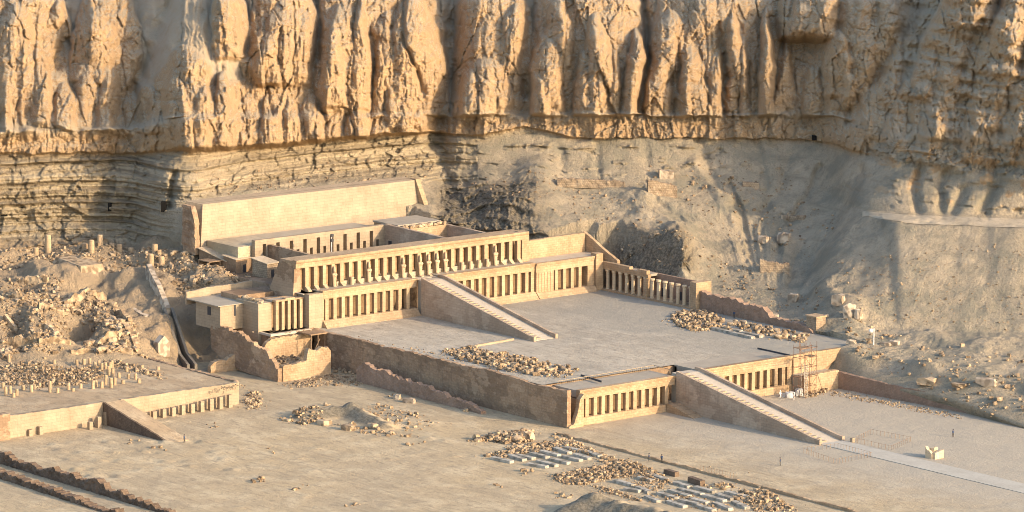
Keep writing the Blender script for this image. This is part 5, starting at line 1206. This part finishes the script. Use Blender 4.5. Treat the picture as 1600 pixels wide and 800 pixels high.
for x0, y0, x1, y1 in [(50, 575, 200, 615), (130, 640, 250, 660), (240, 550, 350, 580), (230, 625, 330, 670), (390, 670, 540, 715), (480, 650, 640, 700), (550, 640, 740, 685), (680, 625, 830, 665), (520, 590, 640, 625), (850, 680, 975, 720), (920, 665, 1090, 705), (750, 690, 915, 735), (640, 715, 780, 750), (560, 725, 715, 765), (465, 735, 605, 780), (830, 750, 960, 800), (340, 530, 460, 570), (300, 700, 400, 740), (980, 740, 1090, 790), (700, 770, 830, 810)]:
    slab(950 + x0/5, 640 + y0/5 - 2, 950 + x1/5, 640 + y1/5 - 2, 0, lb='long pale stone slab in the right slab field, along the bottom edge', gr='slabs of the right slab field')
slab(1078, 753, 1098, 760, 0, 1.2, 1.2, 'mud', 'tall brown brick stack standing behind the right slab field', 'brick stacks behind the right slab field')
slab(1040, 740, 1058, 745, 0, 1.0, 1.2, 'mud', 'brown brick stack at the end of the rubble strip beside the kerb wall', 'brick stacks behind the right slab field')
for x0, y0, x1, y1 in [(600, 395, 780, 435), (690, 390, 845, 425), (750, 430, 945, 475), (850, 430, 1010, 465)]:
    slab(1000 + x0/5.33, 440 + y0/5.33, 1000 + x1/5.33, 440 + y1/5.33, HM, 0.5, 1.2, lb='long pale stone slab on the middle court beside the reddish wall', gr='slabs on the middle court')
def bar(name, label, cat, u0, v0, u1, v1, z, wd, h, mat):
    a, b = at(u0, v0, z), at(u1, v1, z); c = (a + b)/2; L = np.linalg.norm((b - a)[:2]); m = MB(); m.box(-L/2, L/2, -wd/2, wd/2, -.1, h)
    o = m.build(name, M[mat], label=label, cat=cat); o.location = (c[0], c[1], z); o.rotation_euler = (0, 0, math.atan2(b[1] - a[1], b[0] - a[0]))
bar('stone_kerb', 'pale low stone kerb crossing the middle court below the upper ramp', 'kerb', 722, 545, 802, 531, HM, .6, .4, 'cream')
bar('dark_rail', 'thin dark rail lying on the middle court near the scaffolding', 'rail', 1184, 545, 1234, 556, HM, .25, .3, 'dark')
bar('dark_rail', 'thin dark rail lying on the middle court behind the stone pile', 'rail', 908, 587, 940, 597, HM, .25, .3, 'dark')

# ------------------------------------------------------------------ masonry, boulders and small buildings on the slopes
lat = rt0[:2]/np.linalg.norm(rt0[:2])
def dry_wall(name, label, u0, v0, u1, v1, h, t=1.2, sd=1, mat='dry', dz=-0.6):
    a, b = hill(u0, v0), hill(u1, v1)
    m = ruin_wall(b[:2], a[:2], t, [(0, b[2] + dz), (1, a[2] + dz)], [(0, b[2] + h), (.5, (a[2] + b[2])/2 + h*1.05), (1, a[2] + h)], 0.15, 0.3, 0.18, 0.35, sd)
    wall(name, label, 'wall', m, mat)
dry_wall('dry_stone_wall', 'square patch of dry stone retaining wall high on the middle slope', 1012, 313, 1056, 313, 3.1, 1.6, 101)
dry_wall('dry_stone_wall', 'square patch of dry stone retaining wall low in the gully behind the reddish wall', 1187, 431, 1233, 431, 2.6, 1.6, 102)
dry_wall('dry_stone_wall', 'long low dry stone wall running across the slope behind the temple', 871, 297, 975, 297, 1.5, 1.2, 103)
dry_wall('dry_stone_wall', 'short dry stone wall below a boulder in the upper gully', 1233, 345, 1258, 343, 1.0, 1.2, 104)
dry_wall('stone_hut_ruin', 'small brown ruined hut above the square dry stone patch', 1030, 279, 1052, 279, 1.5, 2.5, 105, 'boulder')
dry_wall('dry_stone_wall', 'crumbling brown wall remnant on the right gully slope', 1160, 294, 1186, 296, 1.2, 1.0, 106)
q = np.array([-19.0, 56.6, HM]); gp = thing('masonry_pillar', 'square rubble masonry pillar with a flat tan cap near the end of the reddish wall', 'pillar', tuple(q))
mb = MB(); mb.taper(q[0] - 1.7, q[0] + 1.7, q[1] - 1.4, q[1] + 1.6, q[2] - .5, q[2] + 3.6, 0.98); mb.build('shaft', M['dry'], gp)
mb = MB(); mb.box(q[0] - 1.9, q[0] + 1.9, q[1] - 1.6, q[1] + 1.8, q[2] + 3.6, q[2] + 3.9); mb.build('cap', M['lime'], gp)
def boulder(u, v, s, label, var=0, z=None, rot=0.4, mat='boulder'):
    q = hill(u, v) if z is None else at(u, v, z)
    o = link('boulder', RM[var], M[mat]); o.location = (q[0], q[1], q[2] - 0.15*s[2]); o.scale = s; o.rotation_euler = (0, 0, rot); tag(o, label, 'boulder')
boulder(1224, 391, (3.4, 3.2, 2.8), 'large round pale boulder in the middle of the gully floor', 2)
boulder(1193, 385, (2.6, 2.2, 2.0), 'smaller boulder left of the large round one in the gully', 5)
boulder(1327, 511, (2.4, 2.2, 3.8), 'upright pointed boulder at the foot of the right scree slope', 3)
boulder(1341, 512, (1.8, 1.6, 2.6), 'narrow boulder just right of the upright pointed one', 6)
boulder(1541, 601, (5.0, 1.9, 1.8), 'long slanted tan boulder alone below the right hand path', 9)
boulder(1330, 540, (2.6, 1.8, 1.7), 'squared pale block beside the path near the lamp post', 8, HM)
boulder(1383, 541, (2.6, 1.6, 1.2), 'flat boulder just right of the lamp post', 11, HM)
boulder(1397, 541, (2.2, 1.6, 1.6), 'squarish boulder second to the right of the lamp post', 12, HM)
boulder(1226, 344, (1.8, 1.5, 1.3), 'small boulder perched at the head of the gully', 10)
boulder(1240, 470, (2.6, 1.6, 2.4), 'rough block standing behind the reddish wall', 4)
boulder(1211, 500, (1.6, 1.2, 1.8), 'small upright block on the reddish wall line', 7)
boulder(1310, 497, (3.0, 2.4, 2.6), 'dark hollow sided boulder left of the upright pointed one', 14)
boulder(1450, 600, (4.2, 2.8, 1.7), 'broad brown outcrop in the ditch behind the far forecourt wall', 13, mat='rubble')
boulder(1500, 605, (3.2, 2.2, 1.2), 'low brown outcrop left of the long slanted boulder', 15, mat='rubble')
boulder(583, 670, (2.6, 1.9, 1.5), 'square sunlit block at the foot of the dark spoil mound', 1, 0, 0.2, 'stone')
boulder(545, 672, (2.8, 1.9, 1.5), 'pair leading square block left of the sunlit one', 6, 0, 0.3, 'stone')
boulder(505, 664, (2.4, 1.8, 1.5), 'square block at the left foot of the dark spoil mound', 5, 0, 0.1, 'stone')
boulder(620, 623, (1.8, 1.6, 1.4), 'grey boulder in the lane below the low sloping wall', 2, 0)
boulder(640, 629, (3.0, 1.6, 1.3), 'flat tan boulder in the lane, right of the grey one', 9, 0)
boulder(808, 690, (2.6, 2.2, 1.7), 'largest squared block behind the first near stone pile', 3, 0, 0.1, 'stone')
boulder(826, 687, (2.2, 2.1, 2.2), 'tall squared block at the right end of the first near stone pile', 8, 0, 0.2, 'stone')
# pale ruined altar block on the forecourt
q = at(1460, 715, 0); ab = thing('altar_block', 'pale ruined altar block standing alone on the forecourt beside the path', 'altar', (q[0], q[1], 0))
mb = ruin_wall((q[0] + 1.1, q[1] - 1.2), (q[0] + 1.1, q[1] + 1.3), 0.7, -0.1, [(0, 1.2), (.4, 1.5), (1, 1.7)], .05, .2, .12, .3, 120); mb.build('front', M['column'], ab)
mb = ruin_wall((q[0] - 1.2, q[1] - 1.2), (q[0] + 0.75, q[1] - 1.2), 0.7, -0.1, [(0, 2.3), (.3, 1.9), (.7, 1.5), (1, 1.2)], .05, .2, .15, .3, 121); mb.build('side', M['column'], ab)
mb = MB(); mb.box(q[0] - 1.3, q[0] + .8, q[1] - .9, q[1] + 1.2, -.1, 1.1); mb.rock((q[0] - .6, q[1] + .3, 1.0), (1.3, 1.5, 1.2), .2, 4); mb.build('core', M['column'], ab)
# broken wall fragments among the ruins
for i, (u0, v0, u1, v1, h) in enumerate([(20, 478, 52, 486, 1.6), (60, 500, 100, 496, 1.8), (98, 484, 128, 476, 1.5), (130, 470, 165, 466, 1.6), (150, 540, 190, 533, 2.0), (165, 548, 208, 556, 1.6), (182, 490, 205, 515, 1.8), (10, 535, 60, 545, 1.5), (60, 548, 110, 544, 1.7),
                                          (110, 556, 150, 549, 1.4), (30, 440, 75, 446, 1.3), (196, 520, 214, 548, 1.9), (0, 500, 24, 508, 1.8), (70, 520, 92, 530, 1.5), (88, 408, 130, 411, 1.0), (210, 404, 250, 409, 1.0), (270, 412, 310, 418, 1.1)]):
    a_, b_ = hill(u0, v0), hill(u1, v1)
    m = ruin_wall(a_[:2], b_[:2], RNG.uniform(.8, 1.3), [(0, a_[2] - 1.2), (1, b_[2] - 1.2)], [(0, a_[2] + h*.5), (.4, (a_[2] + b_[2])/2 + h), (1, b_[2] + h*.8)], .2, .3, .4, .35, 300 + i)
    m.build('wall_fragment', M['rubble'], label='low broken wall fragment standing among the tumbled ruins on the left slope', cat='wall fragment', group='wall fragments of the left ruins')
# rock-cut openings high in the cliff and strata
def opening(u, v, wd, h, label, name='tomb_opening'):
    q = hill(u, v); cdir = np.array([-fw[0], -fw[1]]); cdir /= np.linalg.norm(cdir); c = q[:2] + cdir*0.25
    m = MB(); A = [c - lat*wd/2, c + lat*wd/2]; Bk = [p_ - cdir*2.5 for p_ in A]
    m.hexa([(*A[0], q[2]), (*A[1], q[2]), (*Bk[1], q[2]), (*Bk[0], q[2]), (*A[0], q[2] + h), (*A[1], q[2] + h), (*Bk[1], q[2] + h), (*Bk[0], q[2] + h)])
    m.build(name, M['opening_shade'], label=label, cat='opening')
opening(1273, 219, 1.1, 1.1, 'small square black opening at the right end of the cliff ledge')
opening(38, 335, 1.6, 1.8, 'dark cave mouth low in the left strata')
opening(171, 330, .9, 2.0, 'narrow dark cleft opening in the middle of the left strata')
opening(6, 338, 1.6, 1.2, 'dark hollow at the far left edge of the strata')
opening(256, 330, 1.2, 2.4, 'dark opening under the notch left of the broad cream wall')

# ------------------------------------------------------------------ scaffolding, lamps, fences
sc = thing('scaffolding', 'tall rusty steel scaffolding tower against the orange wall', 'scaffolding', (5.6, 30.5, 0))
xs, ys = (4.4, 6.6), (28.0, 29.7, 31.4, 33.0)
for i, x in enumerate(xs):
    for j, y in enumerate(ys):
        mb = MB(); mb.tube((x, y, 0), (x, y, 12.4 if (i + j) % 3 else 11.8), 0.055, n=6); mb.build('upright', M['rust'], sc)
for z in (2.2, 4.4, 6.6, 8.8, 11.0):
    mb = MB()
    for x in xs: mb.tube((x, ys[0] - .3, z), (x, ys[-1] + .3, z), 0.05, n=6)
    for y in ys: mb.tube((xs[0] - .2, y, z + .12), (xs[1] + .2, y, z + .12), 0.05, n=6)
    mb.build('ledger', M['rust'], sc)
    mb = MB()
    for k in range(3):
        a, b = ys[k], ys[k + 1]
        if (k + int(z)) % 2: a, b = b, a
        mb.tube((xs[1] + .06, a, z - 2.1), (xs[1] + .06, b, z - .1), 0.045, n=6)
    mb.build('brace', M['rust'], sc)
mb = MB(); mb.box(4.3, 6.7, 27.9, 31.0, 11.1, 11.18); mb.box(4.3, 6.7, 31.2, 33.1, 8.9, 8.98); mb.build('platform', M['wood'], sc)
mb = MB(); mb.tube((7.9, 34.2, 0), (6.7, 33.1, 5.2), .06, n=6); mb.tube((8.2, 28.4, 0), (6.7, 28.0, 4.4), .06, n=6); mb.build('outrigger', M['rust'], sc)
hs = thing('hoist_tower', 'pale lattice hoist mast standing at the left side of the scaffolding', 'hoist', (5.3, 29.0, 0))
mb = MB()
for dx in (-.5, .5):
    for dy in (-.5, .5): mb.tube((7.2 + dx, 28.8 + dy, 0), (7.2 + dx, 28.8 + dy, 7.8), .06, n=6)
mb.build('mast', M['slab'], hs)
mb = MB()
for k in range(7):
    z = .3 + 1.05*k; mb.tube((7.7, 28.3, z), (7.7, 29.3, z + 1.0), .05, n=6); mb.tube((7.7, 29.3, z), (7.7, 28.3, z + 1.0), .05, n=6); mb.tube((7.7, 28.3, z), (7.7, 29.3, z), .05, n=6)
mb.build('lattice', M['slab'], hs)
def sack(u, v, s, lb, k):
    q = at(u, v, 0); o = link('sheeted_bundle', RM[k], M['tarp']); o.location = (q[0], q[1], -.1); o.scale = s; o.rotation_euler = (0, 0, .5*k); tag(o, lb, 'bundle')
sack(1234, 621, (2.0, 1.6, 1.6), 'white sheeted bundle on the ground left of the scaffolding', 2)
sack(1248, 618, (1.7, 1.8, 1.9), 'white sheeted bundle at the foot of the hoist mast', 5)
sack(1226, 620, (1.6, 1.3, 1.0), 'grey covered low bundle, leftmost before the scaffolding', 7)
q = at(1365, 541, HM); lp = thing('lamp_post', 'pale lamp post with a round white lamp beside the path', 'lamp post', tuple(q))
mb = MB(); mb.tube((q[0], q[1], q[2] - .3), (q[0], q[1], q[2] + 4.2), .13, .10); mb.build('post', M['white'], lp)
mb = MB(); mb.lathe((q[0] - .4, q[1] - .55, q[2] + 3.6), [(.1, -.5), (.42, -.3), (.55, 0), (.42, .3), (.1, .5)], 12); mb.tube((q[0], q[1], q[2] + 3.9), (q[0] - .4, q[1] - .55, q[2] + 3.7), .06); mb.build('lamp', M['white'], lp)
q = np.array([-116.0, -11.5, 17.5]); fl = thing('light_mast', 'thin mast with two dark floodlights in the upper court', 'mast', tuple(q))
mb = MB(); mb.tube(q, q + np.array([0, 0, 7.6]), .10, .08); mb.build('mast', M['white'], fl)
for z in (7.4, 6.2):
    mb = MB(); mb.box(q[0] - .1, q[0] + .4, q[1] - .35, q[1] + .35, q[2] + z - .3, q[2] + z + .3); mb.build('floodlight', M['dark'], fl)
# blocks and broken statues standing in the upper court
for i, (x, y, s, lb) in enumerate([(-113, -9.6, (1.4, 2.6, 1.3), 'pale block in the upper court beside the light mast'), (-118, -6.2, (1.2, 1.2, 2.6), 'broken upright figure in the upper court, left'), (-118, -3.6, (1.3, 1.3, 3.0), 'broken upright figure in the upper court, right'),
                              (-109, 8.6, (2.0, 4.2, 1.6), 'pale stacked blocks beside the doorway of the upper court'), (-117, -1.2, (1.2, 1.5, 1.6), 'low block right of the broken figures in the upper court')]):
    o = link('court_block', RM[i + 3], M['cream']); o.location = (x, y, 17.4); o.scale = s; tag(o, lb, 'block')
PO = MB(); PO.tube((0, 0, -.1), (0, 0, 1.1), .036, n=6); POST = PO.mesh('post')
def fence(label, pl, z, n, mat='wood', rail=True, name='rope_fence', hh=1.0):
    c = pl[0]; t = thing(name, label, 'fence', tuple(at(c[0], c[1], z)))
    W_ = [at(u, v, z) for u, v in pl]; Ls = [np.linalg.norm(b - a) for a, b in zip(W_[:-1], W_[1:])]; tot = sum(Ls)
    m = MB()
    for k in range(n):
        d = tot*k/(n - 1)
        for (a, b), L in zip(zip(W_[:-1], W_[1:]), Ls):
            if d <= L + 1e-6: p_ = a + (b - a)*d/L; break
            d -= L
        o = link('post', POST, M[mat], t); o.location = (p_[0], p_[1], z); o.scale = (1, 1, hh)
    for a, b in zip(W_[:-1], W_[1:]): m.tube(a + np.array([0, 0, hh]), b + np.array([0, 0, hh]), 0.022 if mat == 'wood' else 0.07, n=5)
    m.build('rope' if name == 'rope_fence' else 'rail', M[mat], t)
fence('low rope fence enclosing a plot left of the lower ramp foot', [(1256, 706), (1310, 700), (1362, 714), (1306, 725), (1256, 708)], 0, 46)
fence('low rope fence enclosing a plot right of the lower ramp foot', [(1338, 690), (1362, 678), (1424, 690), (1392, 704), (1340, 692)], 0, 40)
fence('thin balustrade of small posts along the rear edge of the left lower colonnade roof', [(872, 602), (1022, 577), (1048, 584)], 7.95, 60, 'cream', True, 'balustrade', 0.9)
fence('post and rope fence beside the long near kerb wall', [(1095, 735), (1150, 748)], 0, 14)
for k in range(2):
    pass
q = at(1332, 691, 0); mb = MB(); mb.box(q[0] - .4, q[0] + .4, q[1] - .4, q[1] + .4, 0, 1.0); mb.build('stone_post', M['cream'], label='small pale square stone post beside the head of the path', cat='post')

# ------------------------------------------------------------------ people
def person_mesh(kind):
    J = [(0, 0, .95), (0, 0, 1.2), (0, 0, 1.42), (0, 0, 1.52), (.02, 0, 1.66), (.02, 0, 1.76),
         (0, .19, 1.40), (.02, .25, 1.14), (.10, .24, .90), (0, -.19, 1.40), (.0, -.26, 1.14), (.08, -.25, .90), (.13, .24, .82), (.11, -.25, .82),
         (0, .10, .92), (.03, .11, .50), (.0, .11, .08), (.14, .12, .04), (0, -.10, .92), (-.02, -.11, .50), (-.08, -.11, .08), (.06, -.12, .04)]
    E = [(0, 1), (1, 2), (2, 3), (3, 4), (4, 5), (2, 6), (6, 7), (7, 8), (8, 12), (2, 9), (9, 10), (10, 11), (11, 13), (0, 14), (14, 15), (15, 16), (16, 17), (0, 18), (18, 19), (19, 20), (20, 21)]
    r = [.17, .16, .17, .065, .11, .08, .085, .06, .045, .085, .06, .045, .04, .04, .11, .075, .05, .045, .11, .075, .05, .045]
    if kind == 'robe':
        for i in (14, 15, 16, 18, 19, 20): r[i] *= 1.5
    me = bpy.data.meshes.new('p'); me.from_pydata(J, E, []); o = bpy.data.objects.new('p', me); COL.objects.link(o)
    m = o.modifiers.new('s', 'SKIN')
    for i, v in enumerate(me.skin_vertices[0].data): v.radius = (r[i], r[i]); v.use_root = (i == 0)
    o.modifiers.new('d', 'SUBSURF').levels = 1
    dg = bpy.context.evaluated_depsgraph_get(); out = bpy.data.meshes.new_from_object(o.evaluated_get(dg)); out.name = 'person_body'
    bpy.data.objects.remove(o); out.materials.clear()
    for k in (('skin', 'robe', 'robe') if kind == 'robe' else ('skin', 'shirt', 'trouser')): out.materials.append(M[k])
    for p_ in out.polygons:
        c = p_.center; arm = abs(c.y) > .2 and c.z < 1.0
        p_.material_index = 0 if c.z > 1.5 or (arm and c.z < .93) else (1 if c.z > .93 else 2)
        p_.use_smooth = True
    return out
PR, PS = person_mesh('robe'), person_mesh('plain')
hm = MB(); hm.lathe((.02, 0, 1.70), [(.125, -.05), (.135, .03), (.11, .10), (.05, .14)], 10); HAIR = hm.mesh('hair')
def person(u, v, z, kind, label, rot):
    q = at(u, v, z) if z is not None else hill(u, v)
    if z == 0: q[2] = gz(q[0], q[1])
    o = link('person', PR if kind == 'robe' else PS, None); o.location = tuple(q); o.rotation_euler = (0, 0, rot); tag(o, label, 'person')
    h = link('head_scarf' if kind == 'robe' else 'hair', HAIR2 if kind == 'robe' else HAIR, M['robe'] if kind == 'robe' else M['dark']); h.parent = o
HAIR2 = HAIR.copy()
person(288, 692, 0, 'plain', 'person in dark clothes standing at the foot of the earth ramp', 0.5)
person(1014, 721, 0, 'plain', 'person in dark clothes by the near kerb wall, left of another', 1.0)
person(1034, 723, 0, 'plain', 'person in dark clothes by the near kerb wall, right of another', 2.2)
person(1219, 728, 0, 'plain', 'person alone on the open forecourt sand below the lower ramp', 4.0)
person(1489, 683, 0, 'plain', 'person in dark clothes walking across the far side of the forecourt', 0.2)
person(926, 451, HM, 'plain', 'person in dark clothes in the inner corner of the middle court', 5.5)
person(1219, 622, 0, 'robe', 'person in a pale robe standing before the lower colonnade end', 0.0)
person(1240, 625, 0, 'robe', 'person in a pale robe beside the white sheeted bundle', 1.5)
person(1147, 497, HM, 'plain', 'person in dark clothes in front of the reddish mud brick wall', 5.0)
person(568, 430, 16.3, 'plain', 'person in dark clothes among the statue bases of the topmost colonnade', 0.0)
